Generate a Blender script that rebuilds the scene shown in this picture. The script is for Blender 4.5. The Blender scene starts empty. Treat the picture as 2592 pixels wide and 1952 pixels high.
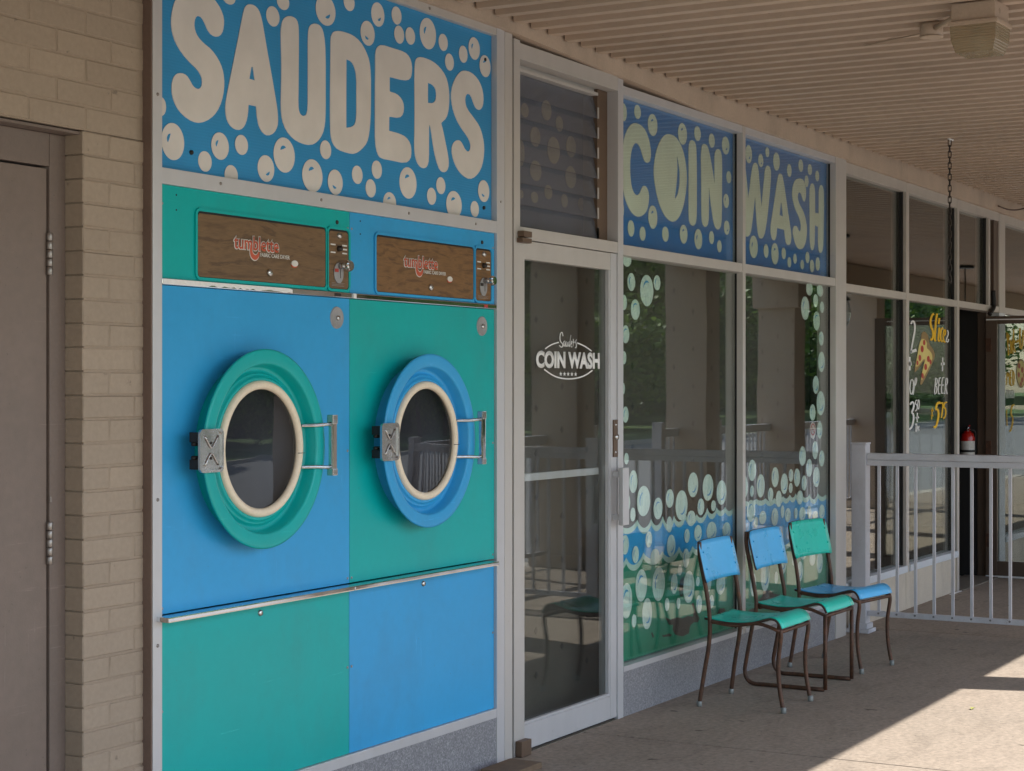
import bpy, bmesh, math, random
from mathutils import Vector, Matrix
from mathutils.geometry import tessellate_polygon
R = math.radians
random.seed(7)
scene = bpy.context.scene
C = scene.collection

# ------------------------------------------------------------------ camera, sky, sun, exposure
# the shop front runs along +X at Y=0, the pavement lies towards -Y, Z is up
CAM_H, CAM_D = 1.55, 3.6667
cam = bpy.data.cameras.new('camera')
cam.sensor_width = 36
cam.lens = 36 * 4560 / 2592
cam.clip_end = 500
camo = bpy.data.objects.new('camera', cam)
C.objects.link(camo)
camo.location = (0, -CAM_D, CAM_H)
camo.rotation_euler = (R(90), 0, R(29.2527 - 90))
cam.shift_y = 2 / 2592
scene.camera = camo

SUN_EL, SUN_AZ = 46.9, 163.5
world = bpy.data.worlds.new('World')
scene.world = world
world.use_nodes = True
sky = world.node_tree.nodes.new('ShaderNodeTexSky')
sky.sky_type = 'NISHITA'
sky.sun_disc = False
sky.sun_elevation = R(SUN_EL)
sky.sun_rotation = R(SUN_AZ)
world.node_tree.links.new(sky.outputs[0], world.node_tree.nodes['Background'].inputs[0])
world.node_tree.nodes['Background'].inputs[1].default_value = 0.15
sun = bpy.data.lights.new('sun', 'SUN')
sun.energy = 4.2
sun.angle = R(0.5)
sun.color = (1.0, 0.965, 0.92)
suno = bpy.data.objects.new('sun', sun)
C.objects.link(suno)
sd = Vector((math.sin(R(SUN_AZ)) * math.cos(R(SUN_EL)), math.cos(R(SUN_AZ)) * math.cos(R(SUN_EL)), math.sin(R(SUN_EL))))
suno.rotation_euler = (-sd).to_track_quat('-Z', 'Y').to_euler()
suno.location = (5, -20, 20)
scene.view_settings.view_transform = 'Standard'
scene.view_settings.look = 'None'
scene.view_settings.gamma = 1
scene.view_settings.use_curve_mapping = False
scene.view_settings.exposure = 1.25

# ------------------------------------------------------------------ measured outlines, metres on the shop front: (x, z)
SIGN_LETTERS = [([(4.5371,2.8117),(4.5657,2.8145),(4.5901,2.8122),(4.6104,2.805),(4.6279,2.7959),(4.6425,2.7847),(4.6543,2.7721),(4.6631,2.7579),(4.6673,2.7433),(4.6667,2.7284),(4.6637,2.7149),(4.6584,2.7028),(4.6499,2.6932),(4.6381,2.686),(4.625,2.6829),(4.6104,2.6837),(4.5981,2.6874),(4.588,2.6939),(4.58,2.7013),(4.5743,2.7094),(4.5671,2.7183),(4.5585,2.7277),(4.5492,2.7331),(4.5393,2.7344),(4.5312,2.7329),(4.5249,2.7287),(4.5203,2.7214),(4.5172,2.7108),(4.5167,2.7003),(4.519,2.6898),(4.5237,2.6802),(4.5307,2.6714),(4.5414,2.6632),(4.5557,2.6555),(4.5729,2.6483),(4.593,2.6416),(4.6119,2.6318),(4.6294,2.6189),(4.6433,2.6059),(4.6536,2.5927),(4.6612,2.5781),(4.6662,2.5621),(4.6685,2.5448),(4.6679,2.5262),(4.6646,2.5071),(4.6587,2.4878),(4.6499,2.4689),(4.6381,2.4507),(4.6235,2.4344),(4.6061,2.4202),(4.5851,2.408),(4.5607,2.3979),(4.5378,2.3927),(4.5166,2.3924),(4.4948,2.3957),(4.4724,2.4027),(4.4529,2.4119),(4.4364,2.4231),(4.4233,2.4362),(4.4137,2.4509),(4.408,2.4662),(4.406,2.482),(4.4067,2.4964),(4.41,2.5093),(4.4158,2.52),(4.424,2.5284),(4.4343,2.5344),(4.4467,2.5381),(4.4592,2.5391),(4.4717,2.5374),(4.4822,2.5331),(4.4906,2.5262),(4.4983,2.5188),(4.5053,2.5108),(4.5138,2.505),(4.5237,2.5016),(4.5329,2.5006),(4.5414,2.5022),(4.5482,2.5066),(4.5534,2.5137),(4.5555,2.5231),(4.5547,2.5349),(4.5492,2.5459),(4.5393,2.5563),(4.5244,2.5658),(4.5046,2.5745),(4.485,2.5846),(4.4654,2.5959),(4.4474,2.6092),(4.4309,2.6244),(4.4185,2.6402),(4.4103,2.6567),(4.4052,2.6728),(4.4033,2.6885),(4.404,2.7047),(4.4073,2.7213),(4.4123,2.7383),(4.4192,2.7557),(4.4295,2.7706),(4.4433,2.783),(4.4585,2.7929),(4.4752,2.8003),(4.4934,2.8056),(4.5131,2.8088)],[]),([(4.8071,2.8215),(4.821,2.8226),(4.8342,2.8205),(4.8466,2.8151),(4.8568,2.806),(4.8646,2.7931),(4.8716,2.7767),(4.8779,2.7567),(4.8858,2.7303),(4.8952,2.6973),(4.9063,2.6607),(4.919,2.6204),(4.9302,2.5835),(4.9398,2.5501),(4.9473,2.5241),(4.9527,2.5055),(4.9568,2.4867),(4.9593,2.4677),(4.9598,2.4523),(4.9582,2.4404),(4.9526,2.4281),(4.943,2.4153),(4.9294,2.4053),(4.9119,2.3982),(4.896,2.3963),(4.8818,2.3995),(4.8693,2.4062),(4.8583,2.4163),(4.8502,2.4296),(4.8449,2.4461),(4.8413,2.4623),(4.8395,2.4782),(4.8384,2.4862),(4.8381,2.4861),(4.8277,2.4861),(4.8073,2.4862),(4.797,2.4861),(4.7967,2.4859),(4.7959,2.4782),(4.7947,2.4631),(4.7918,2.4482),(4.7872,2.4334),(4.7803,2.4202),(4.7711,2.4087),(4.7597,2.4006),(4.7461,2.3959),(4.731,2.3949),(4.7145,2.3978),(4.7003,2.404),(4.6883,2.4137),(4.6802,2.4266),(4.6757,2.4427),(4.6742,2.4583),(4.6757,2.4734),(4.6802,2.4935),(4.6876,2.5188),(4.6973,2.551),(4.7092,2.5901),(4.7212,2.6294),(4.7332,2.6688),(4.7446,2.7063),(4.7552,2.742),(4.7635,2.7698),(4.7696,2.7897),(4.7757,2.8033),(4.7818,2.8104),(4.7887,2.8158),(4.7964,2.8193)],[(4.813,2.6153),(4.8053,2.5872),(4.8016,2.5731),(4.8019,2.573),(4.8091,2.5726),(4.8233,2.5721),(4.8306,2.5719),(4.8309,2.5722),(4.8275,2.5866),(4.8204,2.6151)]),([(5.0329,2.8228),(5.0507,2.8222),(5.0636,2.8183),(5.0715,2.8112),(5.0765,2.7998),(5.0787,2.7842),(5.0796,2.7561),(5.0793,2.7154),(5.0787,2.6684),(5.078,2.6149),(5.0773,2.5722),(5.0765,2.5401),(5.0774,2.5178),(5.08,2.5053),(5.0848,2.4966),(5.0921,2.4915),(5.0993,2.4891),(5.1066,2.4892),(5.1139,2.491),(5.1211,2.4945),(5.1268,2.5019),(5.1308,2.5132),(5.1328,2.5382),(5.1328,2.5769),(5.133,2.6178),(5.1334,2.6608),(5.1334,2.7038),(5.133,2.7468),(5.1339,2.776),(5.1361,2.7914),(5.1405,2.8029),(5.1471,2.8105),(5.1569,2.8166),(5.1698,2.821),(5.1837,2.8229),(5.1986,2.8222),(5.2107,2.8178),(5.2201,2.8097),(5.2276,2.7963),(5.2332,2.7776),(5.237,2.751),(5.2389,2.7164),(5.2398,2.6772),(5.2398,2.6336),(5.2398,2.59),(5.2398,2.5463),(5.2389,2.5124),(5.237,2.4881),(5.2323,2.4668),(5.2248,2.4484),(5.2135,2.4318),(5.1986,2.417),(5.1809,2.4052),(5.1606,2.3963),(5.1367,2.3919),(5.1093,2.3919),(5.083,2.3947),(5.0579,2.4002),(5.0355,2.4087),(5.016,2.4201),(5.0001,2.4345),(4.9878,2.4519),(4.9801,2.4709),(4.9769,2.4915),(4.976,2.5198),(4.9774,2.5558),(4.9785,2.5948),(4.9792,2.637),(4.9788,2.6738),(4.9774,2.7051),(4.9764,2.7313),(4.9757,2.7522),(4.9769,2.7703),(4.9801,2.7856),(4.9851,2.7975),(4.9922,2.8061),(5.0027,2.8136),(5.0169,2.8199)],[]),([(5.272,2.7913),(5.2758,2.7996),(5.2815,2.8066),(5.2891,2.8123),(5.2997,2.8168),(5.3131,2.8202),(5.3304,2.8225),(5.3517,2.8235),(5.3742,2.8234),(5.3977,2.8223),(5.4214,2.8182),(5.4452,2.811),(5.4662,2.8005),(5.4842,2.7866),(5.4994,2.7715),(5.5115,2.7554),(5.52,2.7352),(5.5249,2.711),(5.5274,2.6762),(5.5274,2.6309),(5.527,2.5911),(5.5261,2.557),(5.5237,2.525),(5.5196,2.495),(5.5135,2.4704),(5.5054,2.4514),(5.4923,2.4346),(5.4742,2.4201),(5.4542,2.4076),(5.4323,2.3973),(5.4105,2.3917),(5.3888,2.3908),(5.3624,2.3917),(5.3314,2.3944),(5.3083,2.3998),(5.293,2.4079),(5.2815,2.4192),(5.2739,2.4337),(5.2693,2.4572),(5.2678,2.4899),(5.2672,2.5336),(5.2676,2.5884),(5.2684,2.6433),(5.2695,2.6983),(5.2701,2.7411),(5.2701,2.7718)],[(5.3689,2.7283),(5.3693,2.7283),(5.3775,2.7274),(5.3936,2.7255),(5.4065,2.7203),(5.4164,2.7118),(5.4243,2.6996),(5.4303,2.6837),(5.4333,2.6556),(5.4333,2.6153),(5.4333,2.5783),(5.4333,2.5447),(5.4313,2.5215),(5.4273,2.5087),(5.4204,2.4988),(5.4105,2.492),(5.3965,2.4867),(5.3785,2.4828),(5.3691,2.481),(5.3683,2.4811),(5.3679,2.5074),(5.3679,2.5598),(5.3681,2.6082),(5.3685,2.6527),(5.3687,2.6882),(5.3687,2.7149)]),([(5.6175,2.8186),(5.6545,2.8182),(5.6937,2.8179),(5.7352,2.8177),(5.7654,2.814),(5.7841,2.8069),(5.7975,2.7964),(5.8055,2.7825),(5.809,2.7666),(5.8081,2.7487),(5.8041,2.7344),(5.797,2.7237),(5.7841,2.7157),(5.7654,2.7104),(5.7305,2.7075),(5.68,2.707),(5.6545,2.7064),(5.6536,2.7058),(5.6531,2.6923),(5.6531,2.666),(5.6536,2.6526),(5.6545,2.6523),(5.6663,2.6518),(5.6891,2.6513),(5.7098,2.6474),(5.7282,2.6399),(5.7417,2.6299),(5.75,2.6172),(5.7523,2.6031),(5.7486,2.5875),(5.7398,2.575),(5.7259,2.5656),(5.702,2.5603),(5.6681,2.5589),(5.6511,2.5579),(5.6507,2.5573),(5.65,2.5442),(5.6491,2.5185),(5.6491,2.5055),(5.65,2.5051),(5.6675,2.5045),(5.7017,2.5038),(5.7305,2.5016),(5.7537,2.4982),(5.7736,2.4911),(5.79,2.4805),(5.8001,2.4677),(5.8038,2.453),(5.8038,2.4378),(5.8001,2.4222),(5.7888,2.4095),(5.77,2.3999),(5.7386,2.3953),(5.6949,2.3955),(5.6536,2.3955),(5.6148,2.3952),(5.5893,2.3985),(5.5768,2.4055),(5.5666,2.42),(5.5587,2.4419),(5.5547,2.4733),(5.5547,2.5143),(5.5547,2.5593),(5.5547,2.6083),(5.5551,2.6574),(5.556,2.7066),(5.5564,2.7447),(5.5564,2.7717),(5.56,2.7904),(5.5671,2.8009),(5.5777,2.8093),(5.592,2.8156)],[]),([(5.831,2.7884),(5.8343,2.7978),(5.842,2.8056),(5.8539,2.8118),(5.8694,2.8156),(5.8886,2.8169),(5.9128,2.8166),(5.9419,2.8148),(5.9701,2.8102),(5.9972,2.8028),(6.022,2.7923),(6.0445,2.7788),(6.0613,2.7624),(6.0724,2.7431),(6.0794,2.7218),(6.0824,2.6987),(6.0824,2.6751),(6.0794,2.651),(6.0736,2.6306),(6.0651,2.6138),(6.0515,2.5999),(6.033,2.5889),(6.0233,2.5824),(6.0223,2.5805),(6.0253,2.5734),(6.0322,2.5613),(6.0407,2.5428),(6.0507,2.5179),(6.0608,2.4929),(6.0708,2.4679),(6.0769,2.4476),(6.0789,2.4321),(6.0769,2.4181),(6.0708,2.4057),(6.061,2.3968),(6.0475,2.3915),(6.0332,2.3907),(6.0183,2.3943),(6.0051,2.4033),(5.9938,2.4177),(5.9839,2.4335),(5.9755,2.4507),(5.9676,2.4705),(5.9603,2.4929),(5.9532,2.5166),(5.9463,2.5415),(5.9415,2.5561),(5.9385,2.5604),(5.9358,2.5624),(5.9334,2.5621),(5.9319,2.548),(5.9315,2.5201),(5.9312,2.4869),(5.9312,2.4483),(5.9283,2.4216),(5.9225,2.4068),(5.9118,2.3967),(5.8963,2.3912),(5.8802,2.3908),(5.8634,2.3954),(5.8496,2.4041),(5.8386,2.4169),(5.831,2.4319),(5.8268,2.4492),(5.8256,2.4859),(5.8275,2.5421),(5.8282,2.5955),(5.8277,2.6462),(5.8272,2.6894),(5.8268,2.7248),(5.8272,2.7529),(5.8287,2.7734)],[(5.9237,2.7249),(5.9242,2.7249),(5.9324,2.7244),(5.9485,2.7231),(5.962,2.7197),(5.9728,2.714),(5.9802,2.7056),(5.9841,2.6945),(5.9849,2.683),(5.9824,2.671),(5.9762,2.6613),(5.9664,2.654),(5.9522,2.6495),(5.9337,2.6477),(5.9242,2.6469),(5.9237,2.6471),(5.9234,2.6666),(5.9234,2.7054)]),([(6.2118,2.8151),(6.2379,2.8156),(6.2643,2.8115),(6.2907,2.8029),(6.3126,2.7911),(6.3297,2.7761),(6.3421,2.7589),(6.3496,2.7397),(6.3518,2.7204),(6.3485,2.701),(6.3407,2.6864),(6.3284,2.6766),(6.315,2.6721),(6.3006,2.6729),(6.2881,2.6779),(6.2775,2.6872),(6.2669,2.6992),(6.2563,2.7138),(6.245,2.7225),(6.233,2.7253),(6.2225,2.7239),(6.2136,2.7181),(6.2079,2.709),(6.2053,2.6967),(6.2079,2.6837),(6.2157,2.6701),(6.2327,2.6564),(6.259,2.6425),(6.2841,2.6283),(6.308,2.6139),(6.3268,2.5967),(6.3402,2.5767),(6.3499,2.5562),(6.3558,2.5353),(6.3571,2.5124),(6.3539,2.4876),(6.3469,2.4645),(6.3361,2.4431),(6.3201,2.4238),(6.2987,2.4068),(6.2761,2.3943),(6.2524,2.3862),(6.2275,2.3844),(6.2014,2.3887),(6.1767,2.3969),(6.1535,2.4091),(6.1343,2.4236),(6.119,2.4404),(6.1083,2.4576),(6.1022,2.4754),(6.1014,2.4904),(6.106,2.5028),(6.1141,2.5132),(6.1259,2.5217),(6.1394,2.5272),(6.1548,2.5299),(6.1677,2.5285),(6.178,2.5231),(6.1884,2.515),(6.1988,2.5043),(6.21,2.497),(6.222,2.4933),(6.2324,2.4939),(6.2413,2.4986),(6.2466,2.5078),(6.2482,2.5213),(6.2429,2.5341),(6.2309,2.546),(6.2131,2.5585),(6.1897,2.5716),(6.1664,2.5873),(6.1433,2.6055),(6.1249,2.6256),(6.1111,2.6474),(6.1017,2.6685),(6.0966,2.6888),(6.0971,2.7099),(6.1032,2.7318),(6.1139,2.7524),(6.1292,2.7718),(6.1446,2.7873),(6.16,2.7989),(6.1754,2.8072),(6.191,2.8123)],[])]
SIGN_BUBBLES = [(4.694,2.825,0.0346,0.0242,0),(4.932,2.804,0.037,0.034,0),(4.357,2.421,0.0226,0.029,0),(4.412,2.318,0.0547,0.0582,1),(4.647,2.331,0.0452,0.0444,1),(4.759,2.348,0.0346,0.0331,0),(4.571,2.273,0.0339,0.0329,0),(4.706,2.242,0.0347,0.0336,0),(4.893,2.284,0.0461,0.0449,3),(4.989,2.864,0.0351,0.0274,0),(5.24,2.88,0.0603,0.0532,3),(5.386,2.936,0.0345,0.0312,0),(5.575,2.926,0.0437,0.0447,3),(5.507,2.845,0.0462,0.0452,4),(4.996,2.341,0.0606,0.0599,2),(5.24,2.387,0.0339,0.0332,0),(5.16,2.287,0.0605,0.0574,2),(5.299,2.278,0.046,0.0449,4),(5.44,2.319,0.0342,0.0332,0),(5.568,2.351,0.0338,0.0337,0),(5.527,2.278,0.0334,0.0336,0),(5.701,2.945,0.034,0.0335,0),(5.719,2.876,0.0341,0.0336,0),(5.796,2.884,0.0339,0.0329,0),(5.925,2.915,0.0593,0.0602,1),(6.038,2.9,0.034,0.0334,0),(6.085,2.83,0.0334,0.0336,0),(6.191,2.878,0.0332,0.034,0),(6.277,2.915,0.0445,0.0451,1),(6.364,2.857,0.0443,0.0445,2),(5.655,2.237,0.0435,0.0388,2),(5.782,2.323,0.06,0.0596,2),(6.02,2.336,0.0338,0.0333,0),(5.951,2.288,0.0333,0.033,0),(6.119,2.27,0.0591,0.0543,2),(6.353,2.346,0.0453,0.0444,4),(6.283,2.267,0.0329,0.0322,0)]
COIN_LETTERS = [([(7.8771,2.8186),(7.9095,2.8176),(7.9391,2.8119),(7.966,2.8013),(7.9885,2.787),(8.0065,2.7688),(8.0207,2.7488),(8.031,2.727),(8.0371,2.7073),(8.0389,2.6896),(8.0368,2.6734),(8.0307,2.6586),(8.0201,2.6481),(8.005,2.6419),(7.99,2.6403),(7.975,2.6432),(7.9615,2.651),(7.9496,2.6637),(7.9377,2.6782),(7.9258,2.6945),(7.9124,2.7075),(7.8977,2.7172),(7.8829,2.7221),(7.8682,2.7224),(7.8536,2.7175),(7.839,2.7076),(7.8265,2.6932),(7.816,2.6745),(7.8088,2.6524),(7.8047,2.627),(7.8033,2.5994),(7.8044,2.5695),(7.8088,2.5425),(7.8163,2.5182),(7.8274,2.4986),(7.8419,2.4837),(7.858,2.4749),(7.8756,2.4723),(7.8918,2.4744),(7.9065,2.4813),(7.9184,2.4915),(7.9273,2.505),(7.9377,2.5154),(7.9496,2.5226),(7.963,2.5258),(7.978,2.525),(7.9921,2.5195),(8.0053,2.5093),(8.0138,2.4967),(8.0174,2.4817),(8.0162,2.4625),(8.0102,2.439),(7.9987,2.4182),(7.9819,2.4003),(7.957,2.3855),(7.9243,2.3739),(7.8918,2.3693),(7.8595,2.3717),(7.8288,2.3804),(7.7998,2.3955),(7.7753,2.4133),(7.7552,2.4339),(7.7394,2.4573),(7.728,2.4835),(7.7203,2.5162),(7.7163,2.5555),(7.7163,2.6),(7.7203,2.65),(7.7266,2.6904),(7.7351,2.7211),(7.7494,2.7483),(7.7695,2.7719),(7.7897,2.79),(7.8099,2.8025),(7.8303,2.8114),(7.8507,2.8165)],[]),([(8.2759,2.8137),(8.3141,2.8118),(8.3495,2.8029),(8.3818,2.787),(8.4095,2.7671),(8.4323,2.7432),(8.4504,2.7146),(8.4635,2.6814),(8.4718,2.649),(8.4751,2.6173),(8.4718,2.581),(8.4619,2.54),(8.4487,2.5029),(8.4323,2.4695),(8.4111,2.4398),(8.3851,2.4138),(8.3575,2.3947),(8.3286,2.3823),(8.2981,2.3773),(8.2663,2.3794),(8.2347,2.3871),(8.2033,2.4001),(8.1736,2.4197),(8.1456,2.4457),(8.1224,2.4747),(8.1039,2.5064),(8.0892,2.5385),(8.0782,2.5708),(8.0736,2.6011),(8.0754,2.6295),(8.0825,2.6598),(8.0947,2.692),(8.1116,2.7222),(8.1332,2.7505),(8.158,2.7739),(8.1861,2.7923),(8.2142,2.8048),(8.2426,2.8114)],[(8.3511,2.7142),(8.3608,2.7021),(8.3705,2.6833),(8.3802,2.6579),(8.3857,2.6321),(8.387,2.6058),(8.3838,2.579),(8.376,2.5518),(8.3672,2.5312),(8.3575,2.5171),(8.3446,2.5051),(8.3286,2.4952),(8.3254,2.5041),(8.335,2.5318),(8.343,2.5605),(8.3495,2.5901),(8.3543,2.6196),(8.3575,2.6489),(8.3559,2.6778),(8.3495,2.7061)]),([(8.5516,2.8165),(8.5683,2.8144),(8.5818,2.8079),(8.5919,2.797),(8.598,2.7741),(8.6,2.7392),(8.6017,2.6881),(8.6031,2.6208),(8.6037,2.5534),(8.6037,2.4859),(8.602,2.4398),(8.5987,2.4152),(8.5919,2.3978),(8.5818,2.3876),(8.57,2.3809),(8.5566,2.3777),(8.5415,2.3779),(8.5248,2.3814),(8.5122,2.3902),(8.5035,2.4042),(8.4992,2.446),(8.4992,2.5155),(8.4996,2.5837),(8.5002,2.6506),(8.4999,2.704),(8.4986,2.744),(8.4999,2.7722),(8.5039,2.7887),(8.5102,2.8008),(8.5188,2.8086),(8.5282,2.8137),(8.5382,2.8162)],[]),([(8.7138,2.816),(8.7345,2.813),(8.7508,2.8032),(8.7627,2.7868),(8.7773,2.7617),(8.7948,2.7279),(8.812,2.6892),(8.8289,2.6455),(8.8381,2.6236),(8.8395,2.6238),(8.8399,2.6438),(8.8392,2.6838),(8.8388,2.7203),(8.8388,2.7534),(8.8423,2.7773),(8.8494,2.7919),(8.8611,2.8026),(8.8775,2.8094),(8.8942,2.8114),(8.9114,2.8083),(8.925,2.7991),(8.935,2.7835),(8.9404,2.7576),(8.9412,2.7215),(8.9412,2.6755),(8.9404,2.6198),(8.9397,2.564),(8.939,2.5082),(8.9368,2.4635),(8.9333,2.4298),(8.9243,2.406),(8.9099,2.3921),(8.8939,2.3842),(8.876,2.3823),(8.8583,2.3873),(8.8406,2.3992),(8.8265,2.4172),(8.8159,2.4411),(8.8047,2.4691),(8.7927,2.501),(8.7812,2.5364),(8.77,2.5751),(8.7637,2.5944),(8.7623,2.5943),(8.7616,2.5757),(8.7616,2.5387),(8.7616,2.4997),(8.7616,2.4586),(8.7589,2.4282),(8.7533,2.4086),(8.7429,2.3944),(8.7276,2.3855),(8.7114,2.3829),(8.6941,2.3865),(8.6804,2.396),(8.6701,2.4115),(8.6643,2.4423),(8.6629,2.4883),(8.6622,2.5453),(8.6622,2.6131),(8.6609,2.6741),(8.6581,2.7281),(8.6588,2.7648),(8.6629,2.7843),(8.6691,2.7983),(8.6773,2.8068),(8.6869,2.8127),(8.6979,2.8159)],[])]
COIN_BUBBLES = [(7.734,2.853,0.0343,0.0422,1),(7.888,2.875,0.0365,0.0343,0),(8.061,2.834,0.0549,0.0538,2),(8.422,2.834,0.0549,0.0547,2),(8.613,2.859,0.042,0.0378,0),(8.801,2.845,0.0393,0.0374,0),(8.994,2.842,0.0509,0.0481,3),(9.037,2.676,0.0337,0.0326,0),(9.,2.545,0.0378,0.0375,1),(9.007,2.402,0.0379,0.0381,3),(8.062,2.381,0.0524,0.0574,2),(7.813,2.307,0.036,0.0395,0),(7.946,2.291,0.0334,0.0345,0),(8.213,2.309,0.0389,0.038,0),(8.437,2.325,0.0472,0.0478,2),(8.624,2.313,0.0503,0.0525,1),(8.799,2.334,0.0323,0.0341,0),(8.904,2.295,0.03,0.0322,0),(7.714,2.387,0.0227,0.0371,0)]
WASH_LETTERS = [([(9.4236,2.7959),(9.44,2.7937),(9.4529,2.7858),(9.4622,2.7722),(9.4719,2.7434),(9.482,2.6993),(9.4932,2.6478),(9.5055,2.5891),(9.5127,2.5598),(9.5149,2.56),(9.5207,2.5798),(9.5301,2.6193),(9.5403,2.661),(9.5512,2.7048),(9.5585,2.7376),(9.5622,2.7594),(9.5695,2.7762),(9.5805,2.7881),(9.5933,2.7958),(9.608,2.7992),(9.6228,2.7994),(9.6375,2.7964),(9.6494,2.7873),(9.6583,2.7721),(9.6602,2.7466),(9.655,2.711),(9.6461,2.6684),(9.6335,2.6187),(9.6206,2.5692),(9.6073,2.5196),(9.5933,2.4769),(9.5786,2.4409),(9.5647,2.4151),(9.5516,2.3994),(9.5359,2.3878),(9.5178,2.3804),(9.4997,2.3791),(9.4816,2.3839),(9.4676,2.3959),(9.4576,2.4151),(9.4479,2.4455),(9.4386,2.4871),(9.43,2.5321),(9.4222,2.5803),(9.4172,2.6043),(9.415,2.6041),(9.41,2.5885),(9.4022,2.5574),(9.393,2.523),(9.3824,2.4852),(9.3717,2.4514),(9.3612,2.4217),(9.3488,2.4004),(9.3348,2.3875),(9.319,2.3789),(9.3015,2.3745),(9.2806,2.3749),(9.2563,2.3802),(9.239,2.4006),(9.2286,2.4363),(9.22,2.4927),(9.2132,2.57),(9.2097,2.645),(9.2097,2.7176),(9.2183,2.7587),(9.2355,2.7684),(9.2511,2.7688),(9.265,2.7598),(9.2771,2.7389),(9.2875,2.7061),(9.2977,2.6646),(9.3074,2.6145),(9.3134,2.5895),(9.3155,2.5897),(9.3221,2.6054),(9.3334,2.6366),(9.3449,2.6738),(9.3569,2.7171),(9.3682,2.7491),(9.3788,2.77),(9.3919,2.7846),(9.4076,2.7928)],[]),([(9.8187,2.7744),(9.8355,2.7693),(9.8489,2.7576),(9.8589,2.7394),(9.8704,2.7159),(9.8835,2.6869),(9.8978,2.6525),(9.9133,2.6126),(9.93,2.5726),(9.9479,2.5327),(9.9635,2.4966),(9.9768,2.4644),(9.9846,2.4386),(9.987,2.4194),(9.9842,2.4026),(9.9764,2.3882),(9.9647,2.3786),(9.949,2.374),(9.9315,2.3734),(9.9121,2.3771),(9.8978,2.3875),(9.8885,2.4047),(9.8812,2.4239),(9.8758,2.4449),(9.8723,2.4556),(9.8708,2.4561),(9.842,2.4566),(9.7863,2.4573),(9.7579,2.4575),(9.7564,2.4571),(9.7541,2.4476),(9.7511,2.4292),(9.7451,2.4129),(9.7361,2.3986),(9.7255,2.3889),(9.7135,2.3837),(9.6993,2.3834),(9.6829,2.3879),(9.6698,2.3986),(9.6602,2.4154),(9.6553,2.4346),(9.6553,2.4562),(9.662,2.4824),(9.6754,2.5131),(9.6914,2.551),(9.7102,2.5959),(9.727,2.6395),(9.7421,2.6816),(9.7553,2.7155),(9.7666,2.7411),(9.7761,2.758),(9.7837,2.7662),(9.7931,2.7719),(9.8046,2.7753)],[(9.8156,2.6088),(9.8019,2.5601),(9.7954,2.5357),(9.7962,2.5354),(9.8103,2.5344),(9.8378,2.5326),(9.8519,2.5318),(9.8527,2.5322),(9.8454,2.5576),(9.8301,2.6081)]),([(10.1392,2.7807),(10.1714,2.7797),(10.197,2.7717),(10.2157,2.7566),(10.2287,2.7381),(10.2361,2.7162),(10.2369,2.695),(10.2312,2.6747),(10.2222,2.6597),(10.21,2.6501),(10.1978,2.649),(10.1856,2.6564),(10.1735,2.6673),(10.1613,2.6816),(10.1472,2.6916),(10.1311,2.6971),(10.1171,2.6965),(10.1051,2.6897),(10.0979,2.6793),(10.0955,2.6651),(10.1015,2.6502),(10.1159,2.6347),(10.1392,2.6185),(10.1714,2.6016),(10.1978,2.5827),(10.2181,2.5618),(10.2345,2.5391),(10.2467,2.5146),(10.2521,2.4895),(10.2504,2.4639),(10.2443,2.4393),(10.2336,2.4159),(10.2181,2.3958),(10.1978,2.3789),(10.1735,2.3674),(10.1452,2.3613),(10.1171,2.3615),(10.0891,2.368),(10.0652,2.3804),(10.0453,2.3985),(10.0295,2.4183),(10.0177,2.4397),(10.0137,2.4582),(10.0177,2.4737),(10.0283,2.4853),(10.0457,2.4927),(10.0628,2.4948),(10.0795,2.4913),(10.0935,2.4844),(10.1047,2.4741),(10.1155,2.4679),(10.1259,2.4659),(10.1359,2.4694),(10.1456,2.4786),(10.1496,2.4915),(10.148,2.5083),(10.1392,2.5258),(10.1231,2.5442),(10.1011,2.562),(10.0731,2.5792),(10.0493,2.5981),(10.0295,2.6187),(10.0145,2.641),(10.0043,2.6651),(10.0023,2.6885),(10.0086,2.7113),(10.0216,2.7327),(10.0414,2.7527),(10.0692,2.7674),(10.1051,2.7766)],[]),([(10.3495,2.7717),(10.3679,2.7684),(10.3813,2.7578),(10.3896,2.74),(10.3943,2.7139),(10.3951,2.6796),(10.3955,2.6467),(10.3955,2.6151),(10.3964,2.5991),(10.398,2.5987),(10.4136,2.5986),(10.4431,2.5987),(10.4587,2.5992),(10.4604,2.5999),(10.4613,2.6202),(10.4613,2.6599),(10.4613,2.6942),(10.4613,2.7231),(10.4655,2.7451),(10.474,2.7603),(10.4846,2.7706),(10.4974,2.7759),(10.5115,2.7765),(10.5269,2.7725),(10.5389,2.7629),(10.5475,2.7478),(10.5518,2.717),(10.5518,2.6706),(10.5505,2.6182),(10.5479,2.5599),(10.5458,2.5046),(10.5441,2.4523),(10.5398,2.4143),(10.5329,2.3906),(10.5196,2.3738),(10.5,2.3638),(10.4829,2.3613),(10.4685,2.3661),(10.4579,2.3798),(10.4511,2.4024),(10.4482,2.4394),(10.449,2.4907),(10.4486,2.5167),(10.4469,2.5174),(10.433,2.5194),(10.4068,2.5225),(10.393,2.5237),(10.3913,2.523),(10.3901,2.503),(10.3892,2.4637),(10.3867,2.431),(10.3825,2.4049),(10.3725,2.3852),(10.3566,2.3718),(10.3412,2.368),(10.3263,2.3736),(10.3147,2.3889),(10.3064,2.4139),(10.3023,2.4549),(10.3023,2.5118),(10.301,2.5686),(10.2985,2.6253),(10.2973,2.6707),(10.2973,2.7049),(10.3006,2.7308),(10.3072,2.7485),(10.318,2.7614),(10.3329,2.7694)],[])]
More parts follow.
